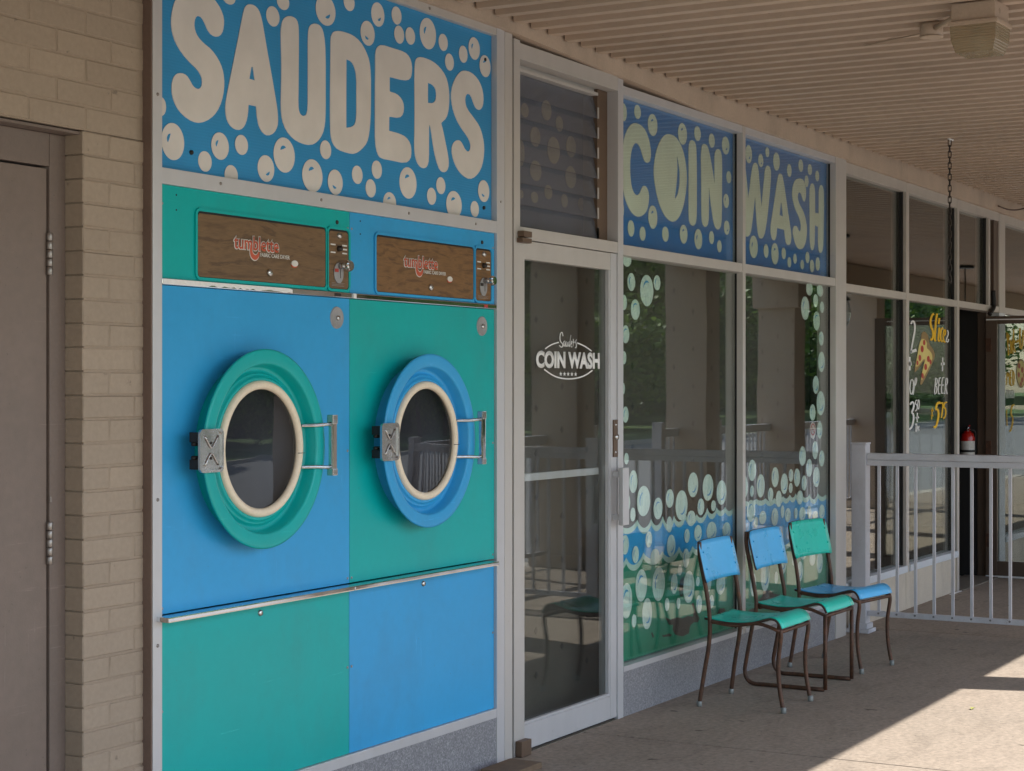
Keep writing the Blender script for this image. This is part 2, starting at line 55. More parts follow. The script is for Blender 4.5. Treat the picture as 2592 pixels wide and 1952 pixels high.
WASH_BUBBLES = [(9.325,2.833,0.0463,0.0509,3),(9.506,2.817,0.0376,0.0373,3),(9.605,2.875,0.0294,0.0279,0),(9.748,2.838,0.0513,0.0517,0),(9.955,2.808,0.0375,0.0371,0),(10.147,2.857,0.0387,0.0371,0),(10.306,2.85,0.0364,0.033,0),(10.434,2.825,0.0338,0.0322,0),(10.248,2.775,0.0328,0.0351,0),(9.396,2.325,0.061,0.0622,1),(9.585,2.315,0.0367,0.0386,0),(9.723,2.308,0.0571,0.0608,2),(9.867,2.319,0.0338,0.034,0),(9.957,2.273,0.0297,0.0299,0),(10.05,2.299,0.0285,0.029,0),(10.172,2.272,0.0291,0.0282,0),(10.261,2.32,0.0345,0.034,0),(10.339,2.273,0.0366,0.0377,0),(10.444,2.292,0.0372,0.0403,0)]
PANE1_BUBBLES = [(7.768,2.155,0.0489,0.0341,0),(7.817,2.05,0.0426,0.0432,1),(7.992,2.017,0.0754,0.0764,2),(8.111,2.061,0.0393,0.0371,1),(7.734,1.949,0.0324,0.0364,1),(7.86,1.919,0.0499,0.0493,2),(7.755,1.798,0.0393,0.0429,2),(7.734,1.686,0.0283,0.0311,0),(7.728,1.539,0.0162,0.027,0),(7.752,1.415,0.0325,0.0382,1),(7.761,1.205,0.0244,0.0271,0),(7.837,1.092,0.0455,0.0545,1),(7.956,0.992,0.0748,0.0738,1),(7.771,0.994,0.0326,0.043,0),(7.834,0.934,0.0275,0.0332,0),(8.123,0.946,0.0525,0.0537,2),(8.264,0.988,0.0465,0.0464,1),(8.408,0.945,0.074,0.0758,3),(8.557,1.042,0.065,0.0636,3),(8.751,1.019,0.0707,0.0692,3),(8.934,0.983,0.0663,0.0652,3),(8.656,0.923,0.0436,0.043,1),(8.823,0.919,0.0317,0.028,0),(8.53,0.871,0.0536,0.0399,1),(8.261,0.858,0.033,0.0402,0),(8.016,0.801,0.0371,0.0392,1),(7.748,0.795,0.0406,0.0464,1),(7.864,0.739,0.036,0.0416,1),(8.28,0.75,0.0511,0.0551,3),(8.476,0.785,0.0328,0.036,1),(8.62,0.789,0.0481,0.0422,3),(8.8,0.787,0.0664,0.0488,3),(9.003,0.777,0.0551,0.043,3),(8.088,0.71,0.0507,0.0395,0),(8.464,0.672,0.0405,0.0491,1),(7.762,0.527,0.0611,0.0847,2),(7.93,0.584,0.0646,0.0784,2),(7.996,0.44,0.0569,0.0759,3),(8.131,0.572,0.0731,0.0842,1),(7.846,0.422,0.0262,0.0314,0),(8.318,0.555,0.0409,0.0509,3),(8.499,0.522,0.0706,0.0822,3),(8.39,0.617,0.0261,0.0263,0),(8.231,0.46,0.0268,0.0327,0),(8.37,0.451,0.023,0.0281,0),(8.739,0.523,0.0558,0.0569,1),(8.922,0.496,0.0611,0.0559,3),(8.796,0.415,0.0298,0.0351,1),(8.633,0.418,0.037,0.0467,1),(8.617,0.538,0.0225,0.0243,0)]
PANE2_BUBBLES = [(10.296,2.135,0.0557,0.0405,0),(10.484,2.133,0.0553,0.0375,0),(10.222,2.016,0.0693,0.0692,1),(10.404,2.068,0.0399,0.0394,0),(10.516,2.032,0.0363,0.0347,0),(10.419,1.946,0.0568,0.0574,2),(10.505,1.841,0.0427,0.0434,1),(10.508,1.699,0.0576,0.0622,3),(10.408,1.559,0.0525,0.0545,3),(10.493,1.447,0.0724,0.0729,3),(10.349,1.392,0.0499,0.05,1),(10.473,1.284,0.0467,0.0512,3),(10.397,1.164,0.0482,0.0552,1),(10.177,1.136,0.0567,0.0577,1),(10.512,1.11,0.047,0.0484,1),(10.291,1.061,0.0508,0.0538,1),(10.418,1.001,0.0574,0.0613,3),(10.203,0.974,0.0429,0.0447,1),(10.084,1.012,0.0509,0.0535,1),(9.983,1.029,0.0362,0.0366,1),(9.978,0.956,0.0293,0.0292,0),(9.872,0.986,0.0559,0.0592,3),(9.725,1.03,0.0545,0.0573,1),(9.371,1.084,0.0575,0.059,1),(9.503,0.991,0.0604,0.065,1),(9.655,0.933,0.0408,0.0403,1),(9.37,0.968,0.0295,0.0312,1),(9.266,0.997,0.0397,0.0602,0),(9.354,0.86,0.062,0.0607,2),(9.782,0.903,0.0467,0.0468,0),(10.132,0.892,0.0495,0.0413,0),(9.535,0.811,0.0528,0.0382,0),(9.722,0.802,0.0528,0.0507,1),(9.844,0.826,0.027,0.0362,0),(9.929,0.801,0.0479,0.0401,1),(10.061,0.803,0.0297,0.0319,1),(10.174,0.792,0.0534,0.0409,3),(10.295,0.797,0.0327,0.0375,1),(10.399,0.769,0.0461,0.0252,2),(10.515,0.785,0.0489,0.0433,3),(9.429,0.792,0.0283,0.032,0),(9.785,0.684,0.0634,0.0468,0),(9.572,0.482,0.0676,0.0883,3),(9.852,0.538,0.0591,0.0736,3),(9.743,0.454,0.0282,0.0347,0),(10.132,0.455,0.0495,0.0592,3),(10.346,0.512,0.0512,0.0414,0),(10.473,0.478,0.0542,0.0647,3),(10.19,0.543,0.0428,0.0223,0),(10.032,0.526,0.0296,0.0282,0),(9.39,0.447,0.0437,0.0638,1)]
WAVE1 = ([(7.701,0.894),(7.889,0.905),(8.048,0.898),(8.186,0.904),(8.321,0.896),(8.459,0.899),(8.609,0.887),(8.747,0.911),(8.871,0.907),(8.99,0.903),(9.094,0.89)],[(7.802,0.844),(7.969,0.832),(8.113,0.834),(8.253,0.826),(8.397,0.834),(8.53,0.835),(8.673,0.838),(8.813,0.848),(8.931,0.857),(9.042,0.85)])
WAVE1G = ([(7.701,0.712),(7.761,0.731),(7.955,0.739),(8.179,0.727),(8.382,0.735),(8.553,0.725),(8.73,0.728),(8.905,0.726),(9.094,0.733)],[(7.727,0.687),(7.85,0.661),(8.048,0.671),(8.275,0.663),(8.464,0.66),(8.641,0.67),(8.813,0.669),(8.999,0.674)])
WAVE2 = ([(9.243,0.918),(9.266,0.923),(9.44,0.922),(9.583,0.917),(9.718,0.91),(9.86,0.914),(9.971,0.917),(10.07,0.918),(10.172,0.904),(10.307,0.903),(10.451,0.902),(10.605,0.893)],[(9.254,0.912),(9.351,0.884),(9.508,0.886),(9.653,0.869),(9.793,0.87),(9.92,0.869),(10.023,0.869),(10.119,0.863),(10.244,0.856),(10.381,0.839),(10.52,0.847)])
WAVE2G = ([(9.243,0.65),(9.421,0.653),(9.612,0.647),(9.793,0.642),(9.963,0.641),(10.155,0.645),(10.371,0.642),(10.605,0.644)],[(9.328,0.614),(9.516,0.604),(9.702,0.598),(9.877,0.599),(10.058,0.597),(10.262,0.603),(10.483,0.602)])
PATCHES = [[(8.2075,0.3984),(8.2671,0.3794),(8.3427,0.3833),(8.4193,0.3684),(8.4814,0.3741),(8.5522,0.363),(8.5681,0.3963),(8.5317,0.4319),(8.5601,0.4353),(8.592,0.3873),(8.6352,0.3442),(8.6159,0.3271),(8.5601,0.3335),(8.5128,0.3199),(8.4971,0.2838),(8.4193,0.2775),(8.3275,0.2979),(8.2972,0.3264),(8.3048,0.3503),(8.2522,0.3564)],[(8.8786,0.3495),(8.9039,0.3665),(8.9634,0.3633),(8.9856,0.3477),(8.9634,0.3303),(8.9208,0.3285),(8.8702,0.3308)],[(8.0398,0.3416),(8.0542,0.3417),(8.0729,0.3164),(8.0585,0.3151)],[(8.1706,0.3168),(8.1927,0.311),(8.2522,0.3131),(8.2852,0.303),(8.2746,0.295),(8.2223,0.3013),(8.1779,0.3036)],[(8.3885,0.569),(8.427,0.5811),(8.4317,0.5492),(8.4193,0.4814),(8.3885,0.4845),(8.3763,0.5108)],[(9.5394,0.3968),(9.6362,0.3931),(9.7016,0.3658),(9.7927,0.3507),(9.7346,0.3357),(9.6525,0.3322),(9.4916,0.3372),(9.4758,0.3564),(9.5314,0.3683)],[(9.3275,0.3141),(9.3973,0.3181),(9.4129,0.2961),(9.3352,0.2959)]]
LOGO_STROKES = [[[(6.8916,1.7103),(6.8936,1.711),(6.8976,1.7125),(6.9036,1.7148),(6.9116,1.7179),(6.9202,1.7208),(6.9296,1.7238),(6.9399,1.7267),(6.9509,1.7296),(6.9622,1.7322),(6.9737,1.7345),(6.9855,1.7365),(6.9977,1.7382),(7.007,1.7395),(7.0132,1.7404),(7.0163,1.7408)],[(6.8863,1.7142),(6.8883,1.715),(6.8923,1.7165),(6.8983,1.7188),(6.9064,1.7219),(6.9154,1.725),(6.9252,1.7281),(6.9357,1.7311),(6.9471,1.7342),(6.9588,1.7369),(6.9708,1.7393),(6.9831,1.7414),(6.9955,1.7432),(7.0048,1.7445),(7.011,1.7453),(7.0141,1.7458)]],[[(7.1898,1.7421),(7.1927,1.7417),(7.1987,1.7407),(7.2076,1.7393),(7.2194,1.7375),(7.2311,1.7354),(7.2429,1.7331),(7.2548,1.7306),(7.2666,1.7278),(7.2785,1.7248),(7.2904,1.7216),(7.3024,1.718),(7.3145,1.7142),(7.3236,1.7113),(7.3297,1.7093),(7.3327,1.7084)],[(7.1931,1.7471),(7.1961,1.7467),(7.202,1.7457),(7.2109,1.7443),(7.2229,1.7425),(7.235,1.7403),(7.2471,1.738),(7.2592,1.7354),(7.2713,1.7326),(7.2835,1.7295),(7.2957,1.7261),(7.308,1.7224),(7.3202,1.7186),(7.3293,1.7157),(7.3354,1.7137),(7.3384,1.7128)]],[[(6.8763,1.6213),(6.8798,1.6201),(6.8869,1.6176),(6.8975,1.6139),(6.9118,1.6089),(6.927,1.6041),(6.943,1.5995),(6.9599,1.5952),(6.9777,1.5911),(6.9976,1.5876),(7.0194,1.5847),(7.0432,1.5825),(7.0691,1.5809),(7.0944,1.5801),(7.1192,1.58),(7.1436,1.5807),(7.1673,1.5822),(7.1898,1.5841),(7.2112,1.5864),(7.2313,1.5891),(7.2502,1.5923),(7.2687,1.5962),(7.2868,1.6007),(7.3044,1.6058),(7.3214,1.6116),(7.3341,1.6159),(7.3426,1.6187),(7.3468,1.6202)],[(6.882,1.6258),(6.8855,1.6246),(6.8926,1.6221),(6.9032,1.6184),(6.9173,1.6135),(6.9322,1.6088),(6.9478,1.6044),(6.9643,1.6002),(6.9816,1.5963),(7.0007,1.593),(7.0218,1.5903),(7.0449,1.5881),(7.0701,1.5866),(7.0948,1.5858),(7.119,1.5857),(7.1427,1.5864),(7.1658,1.5879),(7.1878,1.5897),(7.2086,1.592),(7.2282,1.5946),(7.2464,1.5977),(7.2642,1.6014),(7.2816,1.6057),(7.2986,1.6106),(7.3153,1.6162),(7.3279,1.6205),(7.3364,1.6234),(7.3406,1.6248)]],[[(7.059,1.7718),(7.0586,1.7728),(7.0578,1.7749),(7.0565,1.778),(7.0548,1.7821),(7.0529,1.7855),(7.0505,1.788),(7.0472,1.7897),(7.0425,1.7902),(7.0382,1.7892),(7.0348,1.7874),(7.0317,1.785),(7.0286,1.7817),(7.0262,1.7779),(7.0244,1.7735),(7.0233,1.7687),(7.0228,1.7632),(7.0231,1.7583),(7.0243,1.754),(7.0264,1.7503),(7.0293,1.7472),(7.0326,1.7445),(7.0363,1.7422),(7.0403,1.7402),(7.0443,1.7389),(7.0469,1.7375),(7.0486,1.7359),(7.0495,1.7339),(7.0495,1.7316),(7.0488,1.7294),(7.0476,1.7275),(7.0458,1.7259),(7.0437,1.7247),(7.042,1.7244),(7.0393,1.7247),(7.035,1.7258),(7.0295,1.7282),(7.0252,1.73),(7.0224,1.7312),(7.0209,1.7318)],[(7.0526,1.771),(7.0522,1.772),(7.0513,1.774),(7.0501,1.7771),(7.0485,1.7811),(7.0467,1.7841),(7.0449,1.7859),(7.0435,1.7865),(7.0431,1.7865),(7.0421,1.7863),(7.04,1.7853),(7.0375,1.7833),(7.0347,1.7805),(7.0325,1.7772),(7.0309,1.7731),(7.0298,1.7685),(7.0293,1.7633),(7.0296,1.7588),(7.0307,1.7549),(7.0325,1.7516),(7.0352,1.749),(7.0381,1.7466),(7.0413,1.7447),(7.0447,1.7431),(7.0489,1.7416),(7.0525,1.7396),(7.0548,1.7372),(7.056,1.7344),(7.056,1.7314),(7.0552,1.7287),(7.0537,1.7262),(7.0513,1.724),(7.0477,1.7218),(7.0423,1.7207),(7.0366,1.7212),(7.0309,1.7228),(7.025,1.7253),(7.0207,1.7272),(7.0179,1.7284),(7.0165,1.729)]],[[(7.0742,1.7519),(7.0734,1.7518),(7.0718,1.7516),(7.0694,1.7513),(7.0655,1.7508),(7.062,1.749),(7.0596,1.7464),(7.058,1.7429),(7.0569,1.7387),(7.0566,1.735),(7.0569,1.7318),(7.058,1.7291),(7.0599,1.7269),(7.0631,1.7255),(7.0673,1.7262),(7.0699,1.7281),(7.0722,1.7308),(7.0741,1.7338),(7.0755,1.7371),(7.0766,1.7407),(7.0772,1.7446),(7.0756,1.7446),(7.0731,1.7447),(7.0733,1.7409),(7.0733,1.7346),(7.0733,1.7298),(7.0733,1.7266),(7.0733,1.7251)],[(7.0752,1.7491),(7.0744,1.749),(7.0728,1.7488),(7.0704,1.7485),(7.0679,1.7484),(7.0661,1.7475),(7.0643,1.7456),(7.0628,1.7426),(7.0618,1.7385),(7.0615,1.735),(7.0618,1.7322),(7.0627,1.73),(7.0641,1.7285),(7.0645,1.7283),(7.064,1.7283),(7.0655,1.7293),(7.0676,1.7316),(7.0693,1.7344),(7.0707,1.7375),(7.0717,1.7409),(7.0723,1.7448),(7.0749,1.7474),(7.078,1.7449),(7.0782,1.741),(7.0782,1.7347),(7.0782,1.7299),(7.0782,1.7267),(7.0782,1.7252)]],[[(7.0825,1.7496),(7.0823,1.7484),(7.0818,1.746),(7.0812,1.7424),(7.0803,1.7376),(7.08,1.7336),(7.0803,1.7305),(7.0813,1.728),(7.0833,1.7263),(7.0865,1.7254),(7.0902,1.726),(7.0926,1.7276),(7.0947,1.7297),(7.0964,1.7325),(7.0979,1.7358),(7.0991,1.7397),(7.1,1.7442),(7.1003,1.7456),(7.0957,1.7451),(7.0954,1.7414),(7.0948,1.7351),(7.0943,1.7303),(7.094,1.7271),(7.0938,1.7255)],[(7.0874,1.7494),(7.0872,1.7483),(7.0868,1.7459),(7.0861,1.7423),(7.0852,1.7375),(7.0849,1.7337),(7.0852,1.7309),(7.086,1.729),(7.0871,1.7282),(7.0872,1.7282),(7.087,1.7282),(7.0883,1.7289),(7.09,1.7306),(7.0916,1.7331),(7.093,1.7362),(7.0941,1.7399),(7.095,1.7444),(7.0957,1.7465),(7.1006,1.7451),(7.1004,1.7414),(7.0997,1.735),(7.0992,1.7303),(7.0989,1.7271),(7.0987,1.7255)]],[[(7.1184,1.7503),(7.1177,1.7502),(7.1165,1.7498),(7.1145,1.7494),(7.1114,1.7485),(7.1087,1.7466),(7.1068,1.744),(7.1056,1.7408),(7.1048,1.7368),(7.1046,1.7334),(7.105,1.7307),(7.1061,1.7285),(7.1084,1.7266),(7.1134,1.7268),(7.1158,1.7289),(7.118,1.732),(7.1202,1.7364),(7.1227,1.7425),(7.1254,1.7504),(7.1284,1.7601),(7.1316,1.7715),(7.1332,1.7777),(7.1283,1.779),(7.1267,1.7745),(7.1235,1.7649),(7.1209,1.756),(7.1189,1.7479),(7.1176,1.7407),(7.117,1.7342),(7.1165,1.7293),(7.1162,1.7261),(7.116,1.7245)],[(7.1206,1.7478),(7.12,1.7477),(7.1187,1.7473),(7.1167,1.7468),(7.1147,1.7464),(7.1131,1.7454),(7.1116,1.7434),(7.1105,1.7405),(7.1097,1.7367),(7.1095,1.7336),(7.1099,1.7312),(7.1107,1.7295),(7.1115,1.7289),(7.1099,1.7288),(7.1112,1.7299),(7.1132,1.7326),(7.1153,1.7369),(7.1178,1.7429),(7.1205,1.7508),(7.1234,1.7604),(7.1267,1.7718),(7.1283,1.7779),(7.1332,1.7785),(7.1316,1.7742),(7.1284,1.7646),(7.1258,1.7558),(7.1239,1.7478),(7.1226,1.7406),(7.1219,1.7342),(7.1214,1.7293),(7.1211,1.7261),(7.121,1.7245)]],[[(7.1299,1.733),(7.1307,1.7336),(7.1325,1.7348),(7.1351,1.7367),(7.1387,1.7392),(7.1415,1.7418),(7.1433,1.7444),(7.1443,1.7469),(7.1443,1.7494),(7.1436,1.7513),(7.1414,1.7527),(7.1375,1.7527),(7.1344,1.7515),(7.1321,1.7495),(7.1303,1.7469),(7.129,1.7437),(7.1279,1.7397),(7.1275,1.736),(7.1278,1.7326),(7.1287,1.7295),(7.1304,1.7266),(7.1323,1.7246),(7.1351,1.7232),(7.1393,1.7233),(7.142,1.7245),(7.1435,1.7252),(7.1446,1.7256),(7.1451,1.7259)],[(7.1257,1.7345),(7.1266,1.7351),(7.1284,1.7363),(7.131,1.7382),(7.1344,1.7406),(7.1369,1.7428),(7.1385,1.745),(7.1393,1.7471),(7.1393,1.7491),(7.1389,1.7502),(7.1389,1.7502),(7.1395,1.7501),(7.1382,1.7497),(7.1367,1.7485),(7.1352,1.7463),(7.1339,1.7433),(7.1329,1.7395),(7.1325,1.7361),(7.1327,1.7329),(7.1336,1.7301),(7.1351,1.7276),(7.1365,1.7261),(7.1374,1.7258),(7.1371,1.7258),(7.1385,1.7265),(7.1401,1.7272),(7.1411,1.7277),(7.1417,1.7279)]],[[(7.1513,1.7616),(7.1515,1.7606),(7.152,1.7587),(7.1527,1.7558),(7.1536,1.752),(7.1538,1.7476),(7.1532,1.7427),(7.152,1.7372),(7.1501,1.7311),(7.1492,1.728),(7.1543,1.7276),(7.1556,1.7307),(7.1579,1.7369),(7.1603,1.7415),(7.1627,1.7448),(7.1648,1.7464),(7.1666,1.7467),(7.1686,1.7472),(7.1699,1.7475),(7.1706,1.7477)],[(7.1563,1.762),(7.1565,1.761),(7.157,1.7591),(7.1576,1.7562),(7.1586,1.7523),(7.1588,1.7477),(7.1582,1.7426),(7.157,1.737),(7.155,1.7308),(7.1542,1.7278),(7.1494,1.7281),(7.1507,1.7312),(7.153,1.7373),(7.1555,1.7422),(7.1581,1.7458),(7.1611,1.7483),(7.1644,1.7492),(7.1664,1.7497),(7.1677,1.7501),(7.1683,1.7502)]],[[(7.1828,1.7606),(7.1822,1.7599),(7.1811,1.7585),(7.1793,1.7565),(7.1768,1.7536),(7.1756,1.7503),(7.1756,1.7469),(7.1768,1.7434),(7.1792,1.7398),(7.1806,1.7365),(7.1813,1.7332),(7.1811,1.73),(7.1801,1.7268),(7.1788,1.7247),(7.1777,1.7238),(7.1777,1.7239),(7.1763,1.7243),(7.1745,1.7247),(7.1733,1.725),(7.1728,1.7251)],[(7.1875,1.7596),(7.1869,1.7589),(7.1857,1.7576),(7.184,1.7555),(7.1817,1.7529),(7.1806,1.7502),(7.1806,1.7473),(7.1817,1.7441),(7.1841,1.7406),(7.1856,1.737),(7.1863,1.7334),(7.1861,1.7298),(7.185,1.7263),(7.1835,1.7238),(7.1812,1.7219),(7.1772,1.721),(7.1739,1.7217),(7.1721,1.7221),(7.1709,1.7224),(7.1703,1.7225)]]]
LOGO_STARS = [(7.0339,1.6048),(7.0696,1.6045),(7.1045,1.6042),(7.1408,1.604),(7.1773,1.6037)]
PIZZA_WHITE = [[[(12.5064,1.988),(12.5124,1.9931),(12.5231,2.0023),(12.5308,2.0046),(12.5338,2.005),(12.5445,2.0015),(12.5586,1.9902),(12.5643,1.9743),(12.5607,1.9537),(12.5489,1.9274),(12.5285,1.8952),(12.5082,1.8612),(12.4879,1.8255),(12.4748,1.8034),(12.4689,1.7946),(12.4659,1.7902)],[(12.4714,1.9916),(12.4774,1.9967),(12.4906,2.008),(12.5152,2.0166),(12.5529,2.0175),(12.5783,2.0087),(12.5955,1.9941),(12.6019,1.9756),(12.5982,1.9534),(12.586,1.9261),(12.5654,1.8936),(12.545,1.8596),(12.5246,1.8239),(12.5114,1.8015),(12.5054,1.7925),(12.5024,1.7881)]],[[(12.4867,1.7819),(12.6262,1.7997)],[(12.4674,1.8004),(12.6065,1.8184)]],[[(12.4407,1.7568),(12.4407,1.6621)],[(12.4753,1.7573),(12.4753,1.6624)]],[[(12.4385,1.693),(12.5051,1.6986)],[(12.4206,1.7194),(12.487,1.7251)]],[[(12.478,1.5963),(12.4702,1.584),(12.4547,1.5591),(12.4504,1.534),(12.4577,1.5088),(12.4731,1.494),(12.5094,1.4911),(12.5324,1.5036),(12.5508,1.5271),(12.5588,1.5515),(12.5564,1.5767),(12.5467,1.5928),(12.5269,1.6),(12.5023,1.6014),(12.4842,1.597),(12.477,1.5952)],[(12.4999,1.5949),(12.4921,1.5826),(12.4768,1.5582),(12.4727,1.5341),(12.4797,1.5101),(12.4916,1.4985),(12.4959,1.4977),(12.5111,1.5062),(12.5287,1.5285),(12.5363,1.5518),(12.534,1.576),(12.5256,1.5899),(12.5142,1.5932),(12.5089,1.5935),(12.4984,1.5907),(12.4913,1.5889)]],[[(12.5845,1.6143),(12.5244,1.4905)],[(12.6094,1.6131),(12.5491,1.4891)]],[[(12.5817,1.6027),(12.5926,1.604),(12.6071,1.6064),(12.61,1.6043),(12.6099,1.5922),(12.6029,1.5792),(12.5889,1.5656),(12.5752,1.5585),(12.5618,1.5569),(12.5533,1.5557)],[(12.5736,1.6104),(12.5844,1.6116),(12.6135,1.6144),(12.6324,1.6058),(12.6325,1.5917),(12.625,1.5774),(12.6099,1.5625),(12.5921,1.553),(12.5718,1.5495),(12.5634,1.5483)]],[[(12.4805,1.4159),(12.4925,1.4211),(12.5137,1.4303),(12.5206,1.4311),(12.531,1.4289),(12.5385,1.4212),(12.5362,1.407),(12.5227,1.3916),(12.496,1.3739),(12.4955,1.358),(12.5209,1.3514),(12.5314,1.3415),(12.5336,1.3234),(12.5249,1.3024),(12.5052,1.2789),(12.4808,1.2632),(12.4508,1.2543),(12.4348,1.2494)],[(12.4497,1.4238),(12.4616,1.429),(12.488,1.4405),(12.5277,1.4446),(12.563,1.4358),(12.5759,1.4221),(12.5733,1.4046),(12.558,1.3867),(12.532,1.3697),(12.5301,1.3627),(12.5527,1.3582),(12.5685,1.3429),(12.5711,1.3221),(12.5618,1.2992),(12.5407,1.274),(12.5126,1.2554),(12.4783,1.2446),(12.4623,1.2396)]],[[(12.639,1.4539),(12.628,1.4535),(12.6015,1.4518),(12.5859,1.4427),(12.5833,1.4286),(12.5938,1.4195),(12.6122,1.419),(12.6202,1.4155),(12.6269,1.4057),(12.6258,1.3959),(12.6167,1.3861),(12.6055,1.3809),(12.5913,1.3793),(12.5828,1.3782)],[(12.6423,1.4466),(12.6314,1.4462),(12.6143,1.446),(12.6056,1.4411),(12.6034,1.429),(12.6074,1.4248),(12.6229,1.4251),(12.6392,1.4178),(12.6471,1.4061),(12.6458,1.3946),(12.6355,1.3832),(12.6199,1.3756),(12.6003,1.3726),(12.5918,1.3715)]],[[(12.655,1.4543),(12.6501,1.4455),(12.6403,1.4275),(12.6384,1.4102),(12.6447,1.3936),(12.6563,1.3843),(12.6833,1.3868),(12.6928,1.3976),(12.6991,1.4157),(12.7003,1.4321),(12.6965,1.4469),(12.6858,1.4558),(12.6643,1.4563),(12.6582,1.4559)],[(12.6751,1.453),(12.6702,1.4442),(12.6605,1.4266),(12.6587,1.4102),(12.6646,1.3947),(12.6701,1.3895),(12.6651,1.3903),(12.6727,1.399),(12.6787,1.4164),(12.6799,1.4321),(12.6764,1.4459),(12.6712,1.4507),(12.6682,1.449),(12.6621,1.4486)]],[[(12.6268,1.3616),(12.6268,1.2941)],[(12.6496,1.3613),(12.6496,1.2937)]],[[(12.6117,1.3138),(12.6872,1.3233)],[(12.592,1.3291),(12.6673,1.3386)]],[[(12.586,1.2746),(12.6394,1.275)],[(12.5838,1.2838),(12.6371,1.2843)]],[[(12.6027,1.2805),(12.593,1.2275)],[(12.6203,1.2798),(12.6106,1.2267)]],[[(12.6287,1.2261),(12.6336,1.2367),(12.6433,1.2578),(12.6493,1.2681),(12.6369,1.2684),(12.6416,1.2583),(12.6489,1.2375),(12.6526,1.2271)],[(12.6137,1.2272),(12.6186,1.2377),(12.6283,1.2589),(12.6345,1.2697),(12.6517,1.2693),(12.6567,1.2586),(12.6641,1.2378),(12.6677,1.2274)]],[[(12.6528,1.2644),(12.6821,1.2318)],[(12.6675,1.2656),(12.6969,1.2329)]],[[(12.682,1.2673),(12.6527,1.2302)],[(12.6969,1.2658),(12.6676,1.2286)]],[[(13.4009,1.9708),(13.409,1.9645),(13.4245,1.9528),(13.4214,1.9394),(13.399,1.9227),(13.3802,1.9082),(13.3647,1.8955),(13.3738,1.884),(13.4115,1.8772),(13.4456,1.8843),(13.4576,1.8988),(13.463,1.9054)],[(13.4274,1.9747),(13.4355,1.9684),(13.4524,1.9547),(13.4488,1.9379),(13.4253,1.9199),(13.4064,1.9054),(13.3924,1.895),(13.3967,1.89),(13.4154,1.8869),(13.4205,1.8881),(13.4302,1.9003),(13.4356,1.907)]],[[(13.2747,1.7651),(13.2668,1.6634)],[(13.3023,1.7653),(13.2943,1.6634)]],[[(13.2439,1.7045),(13.3421,1.7108)],[(13.2327,1.7252),(13.3307,1.7316)]],[[(13.0904,1.6125),(13.0594,1.4917)],[(13.1146,1.6119),(13.0835,1.4909)]],[[(13.0933,1.6072),(13.1062,1.6057),(13.1275,1.6042),(13.1351,1.5957),(13.1288,1.5781),(13.1158,1.5674),(13.0935,1.5617),(13.0941,1.5518),(13.1171,1.5447),(13.1241,1.5324),(13.1165,1.513),(13.1012,1.5015),(13.0779,1.4971),(13.065,1.4944)],[(13.1013,1.6143),(13.1142,1.6129),(13.1449,1.6088),(13.1568,1.596),(13.1501,1.5767),(13.1345,1.5635),(13.1127,1.5582),(13.1134,1.5552),(13.1371,1.5477),(13.1457,1.5324),(13.1377,1.5114),(13.1192,1.4973),(13.0908,1.4909),(13.0779,1.4882)]],[[(13.2336,1.617),(13.2218,1.6164),(13.1887,1.6124),(13.1697,1.5814),(13.1565,1.5225),(13.1659,1.4924),(13.21,1.4915),(13.2251,1.4924)],[(13.2377,1.6085),(13.2258,1.6079),(13.2116,1.6095),(13.194,1.5806),(13.181,1.5223),(13.1886,1.4956),(13.2048,1.5),(13.2199,1.5009)]],[[(13.1798,1.5512),(13.2323,1.5564)],[(13.1708,1.5603),(13.2232,1.5655)]],[[(13.3266,1.6212),(13.3126,1.6205),(13.2751,1.6167),(13.2543,1.5851),(13.2424,1.5255),(13.2519,1.4953),(13.2957,1.4948),(13.3104,1.4958)],[(13.3301,1.6125),(13.3162,1.6119),(13.2979,1.6133),(13.279,1.5843),(13.2671,1.5253),(13.2748,1.4984),(13.2892,1.5032),(13.3038,1.5043)]],[[(13.2637,1.5512),(13.3194,1.5564)],[(13.255,1.5604),(13.3107,1.5656)]],[[(13.3667,1.6137),(13.3266,1.4929)],[(13.3917,1.613),(13.3515,1.492)]],[[(13.3707,1.6081),(13.3821,1.6072),(13.399,1.6068),(13.407,1.598),(13.4044,1.579),(13.3909,1.5667),(13.3632,1.5584),(13.3608,1.5378),(13.3837,1.5069),(13.3951,1.4915)],[(13.377,1.6156),(13.3884,1.6147),(13.4172,1.6115),(13.4294,1.5986),(13.4266,1.5779),(13.4105,1.563),(13.3845,1.5562),(13.3829,1.5387),(13.4056,1.5084),(13.4171,1.493)]]]
